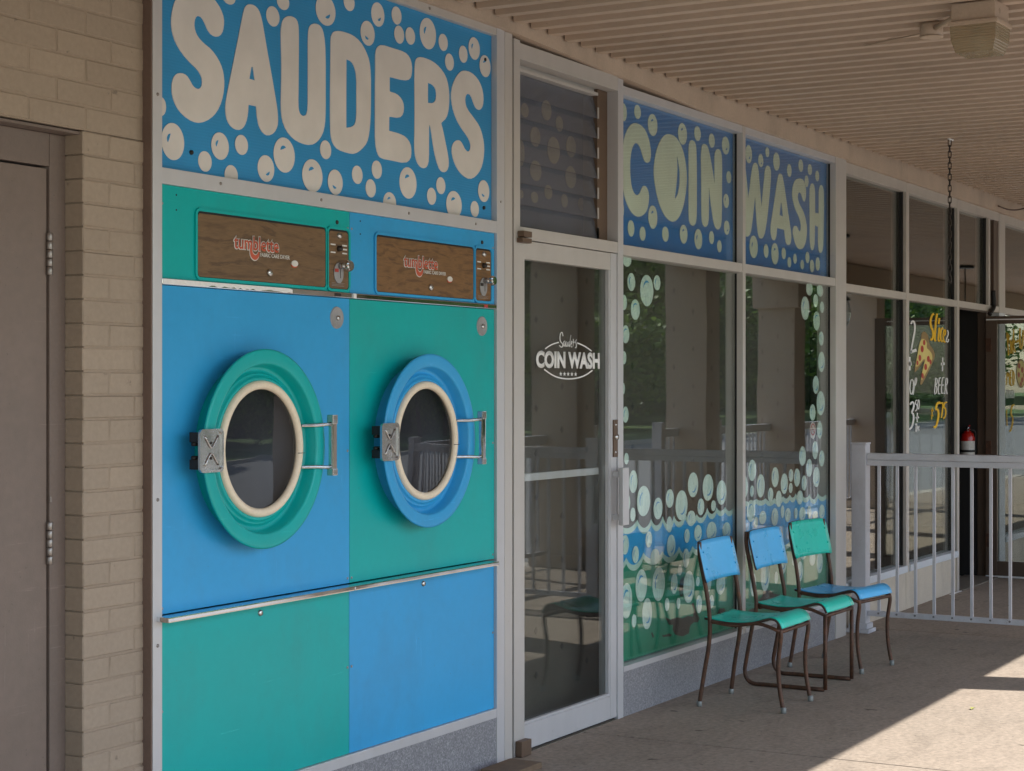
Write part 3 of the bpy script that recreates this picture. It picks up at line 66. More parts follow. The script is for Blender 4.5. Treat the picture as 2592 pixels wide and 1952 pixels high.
PIZZA_GOLD = [[[(13.0441,2.0901),(13.0313,2.0869),(13.0008,2.0786),(12.974,2.0619),(12.9514,2.038),(12.9446,2.0152),(12.954,1.994),(12.972,1.9752),(12.9974,1.9596),(13.0111,1.9441),(13.0147,1.9274),(13.0088,1.9125),(12.9942,1.8996),(12.9906,1.8982),(12.9849,1.9004),(12.9741,1.9016)],[(13.0731,2.0774),(13.0602,2.0742),(13.0394,2.0698),(13.0189,2.0576),(12.9982,2.0364),(12.9922,2.017),(13.0007,1.9987),(13.0171,1.9821),(13.0428,1.9663),(13.0586,1.9479),(13.0627,1.9283),(13.0558,1.9101),(13.0371,1.893),(13.0022,1.8819),(12.9646,1.8845),(12.9538,1.8857)]],[[(13.1175,2.0874),(13.1097,2.0752),(13.094,2.0505),(13.0816,2.0194),(13.0725,1.9824),(13.0641,1.9464),(13.0564,1.9112),(13.0593,1.8891),(13.0752,1.8803),(13.0816,1.8773)],[(13.1654,2.086),(13.1575,2.0737),(13.1421,2.0496),(13.1299,2.0194),(13.1208,1.9826),(13.1124,1.9466),(13.1047,1.9119),(13.107,1.893),(13.1169,1.8899),(13.1234,1.887)]],[[(13.1799,2.0559),(13.159,2.011)],[(13.2231,2.0553),(13.2021,2.0103)]],[[(13.1798,1.9856),(13.1746,1.9717),(13.1641,1.9437),(13.1563,1.9195),(13.151,1.8983),(13.1617,1.8835),(13.1927,1.8784),(13.2032,1.8773)],[(13.2232,1.9853),(13.2179,1.9712),(13.2074,1.9433),(13.1996,1.9192),(13.1944,1.8996),(13.1994,1.892),(13.2102,1.8928),(13.2207,1.8918)]],[[(13.2925,1.9908),(13.2792,1.9886),(13.2456,1.9818),(13.2235,1.9655),(13.2126,1.942),(13.2105,1.9199),(13.2174,1.8987),(13.2346,1.8842),(13.2627,1.8783),(13.2739,1.8763)],[(13.311,1.9784),(13.2977,1.9761),(13.2785,1.974),(13.2636,1.9633),(13.2535,1.9419),(13.2516,1.9214),(13.2579,1.9022),(13.2697,1.8925),(13.2865,1.8906),(13.2978,1.8886)]],[[(13.3275,1.9215),(13.3409,1.9265),(13.3696,1.9376),(13.3839,1.9516),(13.381,1.9666),(13.3644,1.9768),(13.3192,1.9763),(13.2989,1.9631),(13.2878,1.9425),(13.2851,1.9209),(13.2906,1.8978),(13.3074,1.882),(13.336,1.8751),(13.348,1.8726)],[(13.2973,1.9293),(13.3106,1.9342),(13.3352,1.9431),(13.3451,1.9521),(13.3426,1.9631),(13.3378,1.9661),(13.3455,1.967),(13.3366,1.9609),(13.3264,1.9422),(13.3238,1.9221),(13.3289,1.9008),(13.3414,1.8893),(13.3609,1.8861),(13.3729,1.8836)]],[[(13.0108,1.3948),(12.9904,1.3076)],[(13.0294,1.3941),(13.0089,1.3069)]],[[(12.9951,1.3636),(13.0514,1.3681)],[(12.9838,1.3764),(13.0401,1.3809)]],[[(12.9905,1.3274),(13.0416,1.3317)],[(12.9782,1.34),(13.0293,1.3444)]],[[(13.2174,1.4378),(13.1957,1.4367),(13.1428,1.4329),(13.1049,1.4161),(13.0868,1.3903),(13.1012,1.372),(13.1361,1.3722),(13.1448,1.368),(13.1555,1.3497),(13.1523,1.3264),(13.1345,1.2981),(13.1131,1.2754),(13.0891,1.2591),(13.0812,1.2565),(13.0758,1.2597),(13.0642,1.2621)],[(13.2276,1.4208),(13.2059,1.4197),(13.1725,1.419),(13.1507,1.4099),(13.1351,1.3883),(13.1335,1.3845),(13.1584,1.3873),(13.1915,1.3726),(13.2043,1.35),(13.2009,1.3237),(13.1822,1.2937),(13.1594,1.2693),(13.1314,1.2498),(13.0902,1.2395),(13.0491,1.246),(13.0375,1.2484)]],[[(13.2329,1.4186),(13.2527,1.4203),(13.2727,1.4265),(13.2773,1.4024),(13.2509,1.3449),(13.2378,1.316)],[(13.2225,1.4296),(13.2423,1.4313),(13.3017,1.4319),(13.3103,1.4013),(13.2837,1.343),(13.2705,1.314)]],[[(13.403,1.4359),(13.3849,1.4351),(13.3417,1.4325),(13.3143,1.4194),(13.3071,1.3993),(13.3162,1.386),(13.3376,1.3832),(13.3475,1.3763),(13.3538,1.3605),(13.3506,1.3447),(13.3379,1.3291),(13.3224,1.3204),(13.3035,1.3175),(13.2922,1.3154)],[(13.4091,1.4244),(13.391,1.4236),(13.3618,1.4231),(13.3465,1.416),(13.3404,1.399),(13.3446,1.3918),(13.3632,1.3904),(13.3801,1.3784),(13.3872,1.3604),(13.3837,1.3427),(13.3697,1.3251),(13.349,1.313),(13.3226,1.3077),(13.3113,1.3057)]]]
PIZZA2_GOLD = [[[(15.1886,1.9997),(15.2457,1.8087)],[(15.2374,2.0021),(15.2948,1.8106)]],[[(15.1966,1.9922),(15.2168,1.9865),(15.2539,1.9767),(15.2627,1.9585),(15.2427,1.9296),(15.2326,1.9147)],[(15.2294,2.0012),(15.2496,1.9955),(15.2934,1.9822),(15.3049,1.9589),(15.2843,1.9283),(15.2741,1.9134)]],[[(15.3067,1.9402),(15.3203,1.827)],[(15.3491,1.9415),(15.3628,1.8281)]],[[(15.3926,1.9523),(15.3797,1.9394),(15.3536,1.9128),(15.3501,1.881),(15.369,1.845),(15.3784,1.8273)],[(15.4341,1.9501),(15.4212,1.9371),(15.396,1.912),(15.3927,1.8825),(15.4114,1.8474),(15.4208,1.8296)]],[[(15.4228,2.0362),(15.3954,1.8244)],[(15.4658,2.0369),(15.4382,1.8246)]],[[(15.472,1.946),(15.4564,1.9329),(15.4247,1.9059),(15.4265,1.8775),(15.4617,1.8497),(15.479,1.8363)],[(15.5134,1.9431),(15.4978,1.93),(15.4673,1.9049),(15.469,1.8804),(15.503,1.8543),(15.5203,1.8408)]],[[(15.5589,1.9181),(15.636,1.9411)],[(15.5099,1.9302),(15.5867,1.9532)]],[[(15.6383,2.0507),(15.6339,2.01),(15.6251,1.9281),(15.6417,1.8795),(15.7347,1.865),(15.7736,1.9067),(15.7988,1.9939),(15.8113,2.0375)],[(15.6972,2.0519),(15.6927,2.011),(15.6839,1.9296),(15.6991,1.8846),(15.6876,1.8749),(15.7146,1.9075),(15.7394,1.9937),(15.7519,2.0371)]],[[(15.8343,2.0823),(15.7984,1.8481)],[(15.8944,2.0834),(15.8582,1.8484)]],[[(15.2186,1.5622),(15.2228,1.5936),(15.2312,1.6561),(15.213,1.6675),(15.2296,1.6303),(15.2772,1.6305),(15.294,1.6682),(15.273,1.6565),(15.2764,1.5938),(15.2781,1.5623)],[(15.1873,1.5625),(15.1914,1.5938),(15.1998,1.6566),(15.2432,1.6704),(15.2603,1.6326),(15.2464,1.6325),(15.2634,1.6705),(15.3047,1.6571),(15.3081,1.594),(15.3098,1.5625)]],[[(15.3811,1.6937),(15.3674,1.6925),(15.3296,1.6868),(15.3154,1.6519),(15.3154,1.5864),(15.3298,1.5535),(15.377,1.5525),(15.3907,1.5536)],[(15.3907,1.6844),(15.377,1.6832),(15.3603,1.6843),(15.3472,1.6517),(15.3472,1.5868),(15.36,1.5567),(15.3674,1.5619),(15.3811,1.563)]],[[(15.3423,1.6152),(15.3867,1.6196)],[(15.3271,1.6274),(15.3714,1.6318)]],[[(15.3973,1.6891),(15.3973,1.6543),(15.3973,1.5845),(15.4097,1.5532),(15.4626,1.5646),(15.4768,1.5919),(15.482,1.6348),(15.4686,1.665),(15.4365,1.6818),(15.421,1.6897)],[(15.4294,1.6894),(15.4294,1.6545),(15.4294,1.5849),(15.4393,1.5571),(15.4312,1.5669),(15.4446,1.5925),(15.4497,1.6344),(15.4372,1.6625),(15.4074,1.6774),(15.3919,1.6853)]],[[(15.4563,1.4004),(15.433,1.3984),(15.3752,1.3921),(15.3417,1.3681),(15.3295,1.3292),(15.34,1.3035),(15.3714,1.2941),(15.3841,1.2773),(15.3824,1.2489),(15.365,1.2207),(15.3317,1.1928),(15.3052,1.1791),(15.2894,1.179),(15.2767,1.1778)],[(15.4737,1.3857),(15.4504,1.3838),(15.4155,1.3826),(15.3908,1.365),(15.3791,1.3284),(15.3874,1.3075),(15.4176,1.2992),(15.434,1.2775),(15.4323,1.2468),(15.4137,1.2165),(15.3786,1.1868),(15.3455,1.1694),(15.3103,1.1647),(15.2976,1.1635)]],[[(15.189,1.3537),(15.2057,1.2199)],[(15.2169,1.3536),(15.2337,1.2196)]]]
PIZZA2_WHITE = [[[(15.1835,1.5166),(15.1768,1.4499)],[(15.2022,1.5164),(15.1955,1.4496)]],[[(15.2271,1.5165),(15.2204,1.4496)],[(15.2459,1.5163),(15.2392,1.4494)]],[[(15.2709,1.5164),(15.2642,1.4494)],[(15.2899,1.5162),(15.2831,1.4491)]],[[(15.315,1.5163),(15.3082,1.4491)],[(15.334,1.5161),(15.3272,1.4489)]],[[(15.3592,1.5162),(15.3524,1.4489)],[(15.3784,1.516),(15.3715,1.4486)]],[[(15.4037,1.5161),(15.3969,1.4486)],[(15.4229,1.5159),(15.4161,1.4483)]],[[(15.4484,1.516),(15.4415,1.4483)],[(15.4678,1.5159),(15.4608,1.4481)]],[[(15.1862,1.5131),(15.2534,1.513)],[(15.1862,1.5198),(15.2534,1.5197)]],[[(15.2667,1.5143),(15.3116,1.5035),(15.2718,1.4841)],[(15.2805,1.5183),(15.3306,1.5037),(15.2889,1.4814)]],[[(15.3541,1.5145),(15.4003,1.499),(15.3606,1.484)],[(15.3698,1.5178),(15.4195,1.4993),(15.377,1.4809)]]]
SLICE_CRUST = [(12.7624,1.9371),(12.7934,1.9451),(12.8339,1.9435),(12.884,1.9322),(12.9155,1.9094),(12.9281,1.8753),(12.9598,1.8496),(13.0108,1.8324),(13.0492,1.8139),(13.0749,1.7942),(13.0814,1.7742),(13.0685,1.7539),(12.9884,1.6991),(12.8432,1.6111),(12.7593,1.5656),(12.7346,1.5613),(12.7192,1.5631),(12.7131,1.5709),(12.7254,1.5981),(12.7562,1.6448),(12.7903,1.69),(12.8276,1.7335),(12.781,1.7267),(12.6519,1.67),(12.584,1.6499),(12.5756,1.6658),(12.5876,1.6969),(12.6203,1.7434),(12.6519,1.7901),(12.6825,1.837),(12.707,1.8678),(12.7254,1.8825),(12.7377,1.9007),(12.7439,1.9223)]
SLICE_CHEESE = [(12.7467,1.8883),(12.7776,1.8926),(12.8149,1.889),(12.8586,1.8774),(12.8774,1.8606),(12.8711,1.8388),(12.8837,1.8246),(12.9152,1.8179),(12.95,1.8076),(12.9881,1.7937),(13.0105,1.7759),(13.0169,1.7541),(12.9818,1.7209),(12.9057,1.6766),(12.8305,1.6345),(12.7559,1.5947),(12.7312,1.5982),(12.7559,1.6448),(12.79,1.6936),(12.8336,1.7444),(12.7869,1.7438),(12.6516,1.6922),(12.597,1.6899),(12.6212,1.7363),(12.6473,1.7829),(12.6754,1.8297),(12.6999,1.8614),(12.7208,1.8779)]
SLICE_PEPPERONI = [(12.756,1.819,0.0371,0.0251,0),(12.699,1.753,0.0343,0.0229,0),(12.911,1.749,0.0353,0.0232,0),(12.843,1.69,0.035,0.0231,0),(12.768,1.625,0.0297,0.0201,0),(12.641,1.717,0.0243,0.0178,0),(12.964,1.728,0.0254,0.0182,0),(12.806,1.866,0.0299,0.0201,0)]
ROUND_PIZZA = (15.705,1.661,0.1775,0.1245,0)
ROUND_PEPPERONI = [(15.633,1.725,0.0423,0.024,0),(15.739,1.692,0.0428,0.0258,0),(15.615,1.648,0.0422,0.0239,0),(15.739,1.606,0.0428,0.0241,0),(15.685,1.571,0.0354,0.0172,0),(15.81,1.649,0.0359,0.0242,0)]
STICKER = (10.349,1.284,0.052,0.0514,0)
LOUVRE_BUBBLES = [(6.954,2.766,0.0351,0.0313,0),(7.156,2.793,0.0475,0.0448,0),(7.281,2.748,0.0349,0.0357,0),(7.05,2.661,0.0478,0.0443,0),(7.224,2.621,0.0606,0.0613,0),(7.395,2.657,0.0486,0.0493,0),(6.921,2.574,0.031,0.0562,0),(7.055,2.51,0.0532,0.0456,0),(7.394,2.516,0.0543,0.0512,0),(7.173,2.426,0.0382,0.0321,0),(7.043,2.391,0.0331,0.0253,0),(7.33,2.401,0.0324,0.0313,0),(7.505,2.401,0.0366,0.0299,0),(6.921,2.393,0.0206,0.0187,0)]

# ------------------------------------------------------------------ materials
def lin(c):
    return tuple((v / 255 / 12.92) if v / 255 <= .04045 else ((v / 255 + .055) / 1.055) ** 2.4 for v in c)

class NT:
    def __init__(s, name):
        s.m = bpy.data.materials.new(name); s.m.use_nodes = True
        s.t = s.m.node_tree; s.b = s.t.nodes['Principled BSDF']; s.out = s.t.nodes['Material Output']
    def n(s, typ, **kw):
        x = s.t.nodes.new('ShaderNode' + typ)
        for k, v in kw.items():
            setattr(x, k, v)
        return x
    def l(s, a, b): s.t.links.new(a, b)
    def pos(s, scale=(1, 1, 1)):
        g = s.n('NewGeometry'); mp = s.n('Mapping'); mp.inputs['Scale'].default_value = scale
        s.l(g.outputs['Position'], mp.inputs['Vector']); return mp.outputs[0]
    def noise(s, vec, scale, detail=3, rough=.55):
        x = s.n('TexNoise'); x.inputs['Scale'].default_value = scale; x.inputs['Detail'].default_value = detail
        x.inputs['Roughness'].default_value = rough; s.l(vec, x.inputs['Vector']); return x.outputs['Fac']
    def ramp(s, fac, stops):
        r = s.n('ValToRGB'); e = r.color_ramp.elements
        while len(e) < len(stops): e.new(.5)
        for el, (p, c) in zip(e, stops):
            el.position = p; el.color = (c if len(c) == 4 else (*c, 1))
        s.l(fac, r.inputs[0]); return r.outputs[0]
    def mix(s, fac, a, b, mode='MIX'):
        x = s.n('Mix', data_type='RGBA', blend_type=mode)
        if isinstance(fac, (int, float)): x.inputs[0].default_value = fac
        else: s.l(fac, x.inputs[0])
        for v, i in ((a, 6), (b, 7)):
            if isinstance(v, tuple): x.inputs[i].default_value = (*v[:3], 1)
            else: s.l(v, x.inputs[i])
        return x.outputs[2]
    def bump(s, h, strength=.2, dist=.01, prev=None):
        b = s.n('Bump'); b.inputs['Strength'].default_value = strength; b.inputs['Distance'].default_value = dist
        s.l(h, b.inputs['Height'])
        if prev is not None: s.l(prev, b.inputs['Normal'])
        return b.outputs[0]

def g(v): return (v, v, v)

def M(name, rgb, rough=.5, metal=0., var=.10, scale=5., fine=.05, bump=0., bscale=60., spec=.5, coat=0., scl=(1, 1, 1), grime=0., scratch=0., dent=0., gcol=(.10, .085, .07)):
    """a painted / plain surface: base colour with large patches, fine grain and uneven gloss"""
    t = NT(name); c = lin(rgb) if max(rgb) > 1 else rgb
    p = t.pos(scl)
    n1 = t.noise(p, scale, 4); n2 = t.noise(p, scale * 17, 3)
    f1 = t.ramp(n1, [(.25, g(1 - var)), (.75, g(1 + var))])
    f2 = t.ramp(n2, [(.3, g(1 - fine)), (.7, g(1 + fine))])
    col = t.mix(1., c, f1, 'MULTIPLY'); col = t.mix(1., col, f2, 'MULTIPLY')
    if grime:
        gm = t.ramp(t.noise(t.pos((1, 1, .55)), 2.3, 9, .68), [(.50, g(0)), (.72, g(grime))])
        col = t.mix(gm, col, gcol)
        sp = t.ramp(t.noise(p, 85, 2, .5), [(.735, g(0)), (.76, g(min(1, grime * 2.2)))])
        col = t.mix(sp, col, gcol)
    if scratch:
        a1 = t.noise(t.pos((1, 1, 34)), 2.2, 4, .6); a2 = t.noise(t.pos((30, 30, 1.2)), 2.0, 4, .6)
        sm = t.mix(1., t.ramp(a1, [(.655, g(0)), (.67, g(1)), (.685, g(0))]), t.ramp(t.noise(p, 5, 2), [(.52, g(0)), (.62, g(scratch))]), 'MULTIPLY')
        sv = t.mix(1., t.ramp(a2, [(.665, g(0)), (.68, g(1)), (.695, g(0))]), t.ramp(t.noise(p, 4, 2), [(.54, g(0)), (.64, g(scratch))]), 'MULTIPLY')
        lighter = tuple(min(1, v * 1.5 + .08) for v in c)
        col = t.mix(sm, col, lighter); col = t.mix(sv, col, lighter)
    t.l(col, t.b.inputs['Base Color'])
    rr = t.ramp(n1, [(.2, g(max(0, rough - .07))), (.8, g(min(1, rough + .07)))])
    t.l(rr, t.b.inputs['Roughness'])
    t.b.inputs['Metallic'].default_value = metal
    t.b.inputs['Specular IOR Level'].default_value = spec
    t.b.inputs['Coat Weight'].default_value = coat
    t.b.inputs['Coat Roughness'].default_value = .12
    nb = None
    if dent: nb = t.bump(t.noise(p, 2.6, 2), dent, .03)
    if bump: nb = t.bump(t.noise(p, bscale, 4), bump, .004, nb)
    if nb is not None: t.l(nb, t.b.inputs['Normal'])
    return t.m

def glass(name, tint=(.93, .95, .94), r0=.014, rough=.004):
    t = NT(name); t.t.nodes.remove(t.b)
    tr = t.n('BsdfTransparent'); tr.inputs[0].default_value = (*tint, 1)
    gl = t.n('BsdfGlossy'); gl.inputs['Roughness'].default_value = rough; gl.inputs['Color'].default_value = (.95, .97, .96, 1)
    p = t.pos(); nz = t.noise(p, 1.1, 2)
    t.l(t.bump(nz, .012, .05), gl.inputs['Normal'])
    lw = t.n('LayerWeight'); lw.inputs['Blend'].default_value = .5
    pw = t.n('Math', operation='POWER'); t.l(lw.outputs['Facing'], pw.inputs[0]); pw.inputs[1].default_value = 4
    ma = t.n('Math', operation='MULTIPLY_ADD'); t.l(pw.outputs[0], ma.inputs[0]); ma.inputs[1].default_value = .78; ma.inputs[2].default_value = r0
    mx = t.n('MixShader'); t.l(ma.outputs[0], mx.inputs[0]); t.l(tr.outputs[0], mx.inputs[1]); t.l(gl.outputs[0], mx.inputs[2])
    # thin dust on the pane
    du = t.n('BsdfDiffuse'); du.inputs[0].default_value = (.45, .43, .4, 1)
    dm = t.n('MixShader'); df = t.ramp(t.noise(t.pos((1, 1, .35)), 9, 6, .7), [(.45, g(.004)), (.85, g(.035))])
    t.l(df, dm.inputs[0]); t.l(mx.outputs[0], dm.inputs[1]); t.l(du.outputs[0], dm.inputs[2])
    t.l(dm.outputs[0], t.out.inputs[0]); return t.m

def brick_paint():
    t = NT('painted_brick'); p = t.pos()
    oi = t.n('ObjectInfo')
    n1 = t.noise(p, 2.2, 4); n2 = t.noise(p, 60, 5); n3 = t.noise(p, 22, 3)
    col = t.mix(n1, lin((165, 147, 128)), lin((153, 136, 118)))
    v = t.ramp(oi.outputs['Random'], [(0, g(.94)), (1, g(1.05))])
    col = t.mix(1., col, v, 'MULTIPLY')
    col = t.mix(1., col, t.ramp(n2, [(.3, g(.92)), (.7, g(1.05))]), 'MULTIPLY')
    pits = t.ramp(n3, [(.70, g(1)), (.745, g(.62))])
    col = t.mix(1., col, pits, 'MULTIPLY')
    t.l(col, t.b.inputs['Base Color']); t.b.inputs['Roughness'].default_value = .62
    b = t.bump(n2, .25, .003); b = t.bump(pits, .5, .004, b); b = t.bump(t.noise(p, 14, 3), .25, .006, b)
    t.l(b, t.b.inputs['Normal']); return t.m

def concrete():
    t = NT('pavement_concrete'); p = t.pos()
    n1 = t.noise(p, .9, 5, .6); n2 = t.noise(p, 38, 6, .7); n3 = t.noise(t.pos((1, 2.2, 1)), 3.4, 6, .65)
    col = t.mix(n1, lin((143, 132, 119)), lin((162, 147, 131)))
    col = t.mix(1., col, t.ramp(n2, [(.28, g(.66)), (.72, g(1.2))]), 'MULTIPLY')
    col = t.mix(1., col, t.ramp(n3, [(.30, g(.80)), (.50, g(1.0)), (1, g(1.03))]), 'MULTIPLY')
    vo = t.n('TexVoronoi'); vo.inputs['Scale'].default_value = 3.6; vo.inputs['Randomness'].default_value = 1
    wob = t.n('VectorMath', operation='ADD'); nv = t.n('TexNoise'); nv.inputs['Scale'].default_value = 14; t.l(p, nv.inputs['Vector'])
    sc = t.n('VectorMath', operation='SCALE'); sc.inputs['Scale'].default_value = .09; t.l(nv.outputs['Color'], sc.inputs[0])
    t.l(p, wob.inputs[0]); t.l(sc.outputs[0], wob.inputs[1]); t.l(wob.outputs[0], vo.inputs['Vector'])
    spots = t.ramp(vo.outputs['Distance'], [(.05, g(.42)), (.085, g(1))])
    col = t.mix(1., col, spots, 'MULTIPLY')
    v2 = t.n('TexVoronoi'); v2.inputs['Scale'].default_value = 17; t.l(wob.outputs[0], v2.inputs['Vector'])
    col = t.mix(1., col, t.ramp(v2.outputs['Distance'], [(.06, g(.62)), (.13, g(1))]), 'MULTIPLY')
    t.l(col, t.b.inputs['Base Color']); t.b.inputs['Roughness'].default_value = .85
    t.b.inputs['Specular IOR Level'].default_value = .25
    t.l(t.bump(n2, .35, .004), t.b.inputs['Normal']); return t.m

def woodgrain(name, a, b):
    t = NT(name); p = t.pos((.7, 1, 9))
    w = t.n('TexNoise'); w.inputs['Scale'].default_value = 1.6; w.inputs['Detail'].default_value = 3; t.l(t.pos((1.3, 1, 3)), w.inputs['Vector'])
    sc = t.n('VectorMath', operation='SCALE'); sc.inputs['Scale'].default_value = 1.1; t.l(w.outputs['Color'], sc.inputs[0])
    ad = t.n('VectorMath', operation='ADD'); t.l(p, ad.inputs[0]); t.l(sc.outputs[0], ad.inputs[1])
    n = t.noise(ad.outputs[0], 5, 6, .62)
    f = t.noise(t.pos((6, 1, 130)), 4, 3)
    col = t.ramp(n, [(.28, lin(a)), (.52, lin(b)), (.62, lin(a)), (.8, lin(b))])
    col = t.mix(1., col, t.ramp(f, [(.3, g(.78)), (.7, g(1.12))]), 'MULTIPLY')
    t.l(col, t.b.inputs['Base Color']); t.b.inputs['Roughness'].default_value = .42; return t.m

def granite():
    t = NT('grey_granite'); p = t.pos()
    vo = t.n('TexVoronoi'); vo.inputs['Scale'].default_value = 190; t.l(p, vo.inputs['Vector'])
    sp = t.ramp(vo.outputs['Color'], [(0, lin((84, 84, 88))), (.45, lin((136, 135, 138))), (.8, lin((176, 174, 176))), (1, lin((205, 203, 206)))])
    col = t.mix(t.noise(p, 60, 4), sp, lin((128, 127, 130)))
    t.l(col, t.b.inputs['Base Color']); t.b.inputs['Roughness'].default_value = .35; return t.m

def vinyl(name, rgb, worn=0.):
    """printed vinyl; worn flakes are bare spots with their own shape"""
    t = NT(name); p = t.pos(); c = lin(rgb)
    col = t.mix(1., c, t.ramp(t.noise(p, 7, 4), [(.3, g(.93)), (.7, g(1.05))]), 'MULTIPLY')
    if worn:
        fl = t.ramp(t.noise(t.pos((1.6, 1, 1)), 42, 4, .6), [(.70, g(0)), (.73, g(1))])
        sc = t.ramp(t.noise(t.pos((3, 1, .6)), 22, 3, .5), [(.56, g(0)), (.62, g(.55)), (.68, g(0))])
        col = t.mix(sc, col, lin((118, 170, 178)))
        col = t.mix(fl, col, lin((70, 74, 66)))
    t.l(col, t.b.inputs['Base Color']); t.b.inputs['Roughness'].default_value = .55; return t.m

def fluted(name, rgb):
    """twin-wall plastic sheet with fine horizontal flutes"""
    t = NT(name); p = t.pos(); c = lin(rgb)
    col = t.mix(1., c, t.ramp(t.noise(p, 2.5, 4), [(.3, g(.93)), (.7, g(1.06))]), 'MULTIPLY')
    w = t.n('TexWave', wave_type='BANDS', bands_direction='Z'); w.inputs['Scale'].default_value = 32; w.inputs['Distortion'].default_value = .15; t.l(p, w.inputs['Vector'])
    col = t.mix(1., col, t.ramp(w.outputs['Fac'], [(0, g(.97)), (1, g(1.02))]), 'MULTIPLY')
    t.l(col, t.b.inputs['Base Color']); t.b.inputs['Roughness'].default_value = .38
    t.l(t.bump(w.outputs['Fac'], .12, .002), t.b.inputs['Normal']); return t.m

def alum(name, rgb, rough=.42):
    """anodised aluminium with vertical/horizontal streaks and scuffs"""
    t = NT(name); p = t.pos(); c = lin(rgb)
    s1 = t.noise(t.pos((3, 3, .8)), 3, 4); s2 = t.noise(p, 30, 5, .7)
    col = t.mix(1., c, t.ramp(s1, [(.3, g(.95)), (.7, g(1.03))]), 'MULTIPLY')
    col = t.mix(1., col, t.ramp(s2, [(.22, g(.74)), (.34, g(1.)), (.9, g(1.05))]), 'MULTIPLY')
    t.l(col, t.b.inputs['Base Color']); t.b.inputs['Metallic'].default_value = .35
    t.l(t.ramp(s2, [(.3, g(rough - .06)), (.7, g(rough + .12))]), t.b.inputs['Roughness']); return t.m

def rust():
    t = NT('rusty_brown_steel'); p = t.pos()
    n = t.noise(p, 30, 5, .65)
    t.l(t.ramp(n, [(.3, lin((66, 46, 36))), (.55, lin((88, 60, 44))), (.75, lin((116, 72, 46)))]), t.b.inputs['Base Color'])
    t.b.inputs['Roughness'].default_value = .55; t.b.inputs['Metallic'].default_value = .25
    t.l(t.bump(n, .25, .002), t.b.inputs['Normal']); return t.m

def foliage(name, a, b):
    t = NT(name); oi = t.n('NewGeometry'); n = t.noise(t.pos(), 1.7, 3)
    r = t.mix(oi.outputs['Random Per Island'], lin(a), lin(b))
    col = t.mix(1., r, t.ramp(n, [(.3, g(.7)), (.7, g(1.2))]), 'MULTIPLY')
    t.l(col, t.b.inputs['Base Color']); t.b.inputs['Roughness'].default_value = .55
    t.b.inputs['Transmission Weight'].default_value = 0
    tl = t.n('BsdfTranslucent'); t.l(col, tl.inputs[0]); mx = t.n('MixShader'); mx.inputs[0].default_value = .35
    t.l(t.b.outputs[0], mx.inputs[1]); t.l(tl.outputs[0], mx.inputs[2]); t.l(mx.outputs[0], t.out.inputs[0]); return t.m

def prism_lens():
    t = NT('ribbed_lens'); p = t.pos()
    w = t.n('TexWave', wave_type='BANDS', bands_direction='Z'); w.inputs['Scale'].default_value = 30; t.l(p, w.inputs['Vector'])
    t.b.inputs['Base Color'].default_value = (*lin((196, 178, 146)), 1); t.b.inputs['Roughness'].default_value = .22
    t.b.inputs['Transmission Weight'].default_value = .55; t.b.inputs['IOR'].default_value = 1.3
    t.l(t.bump(w.outputs['Fac'], .4, .004), t.b.inputs['Normal']); return t.m

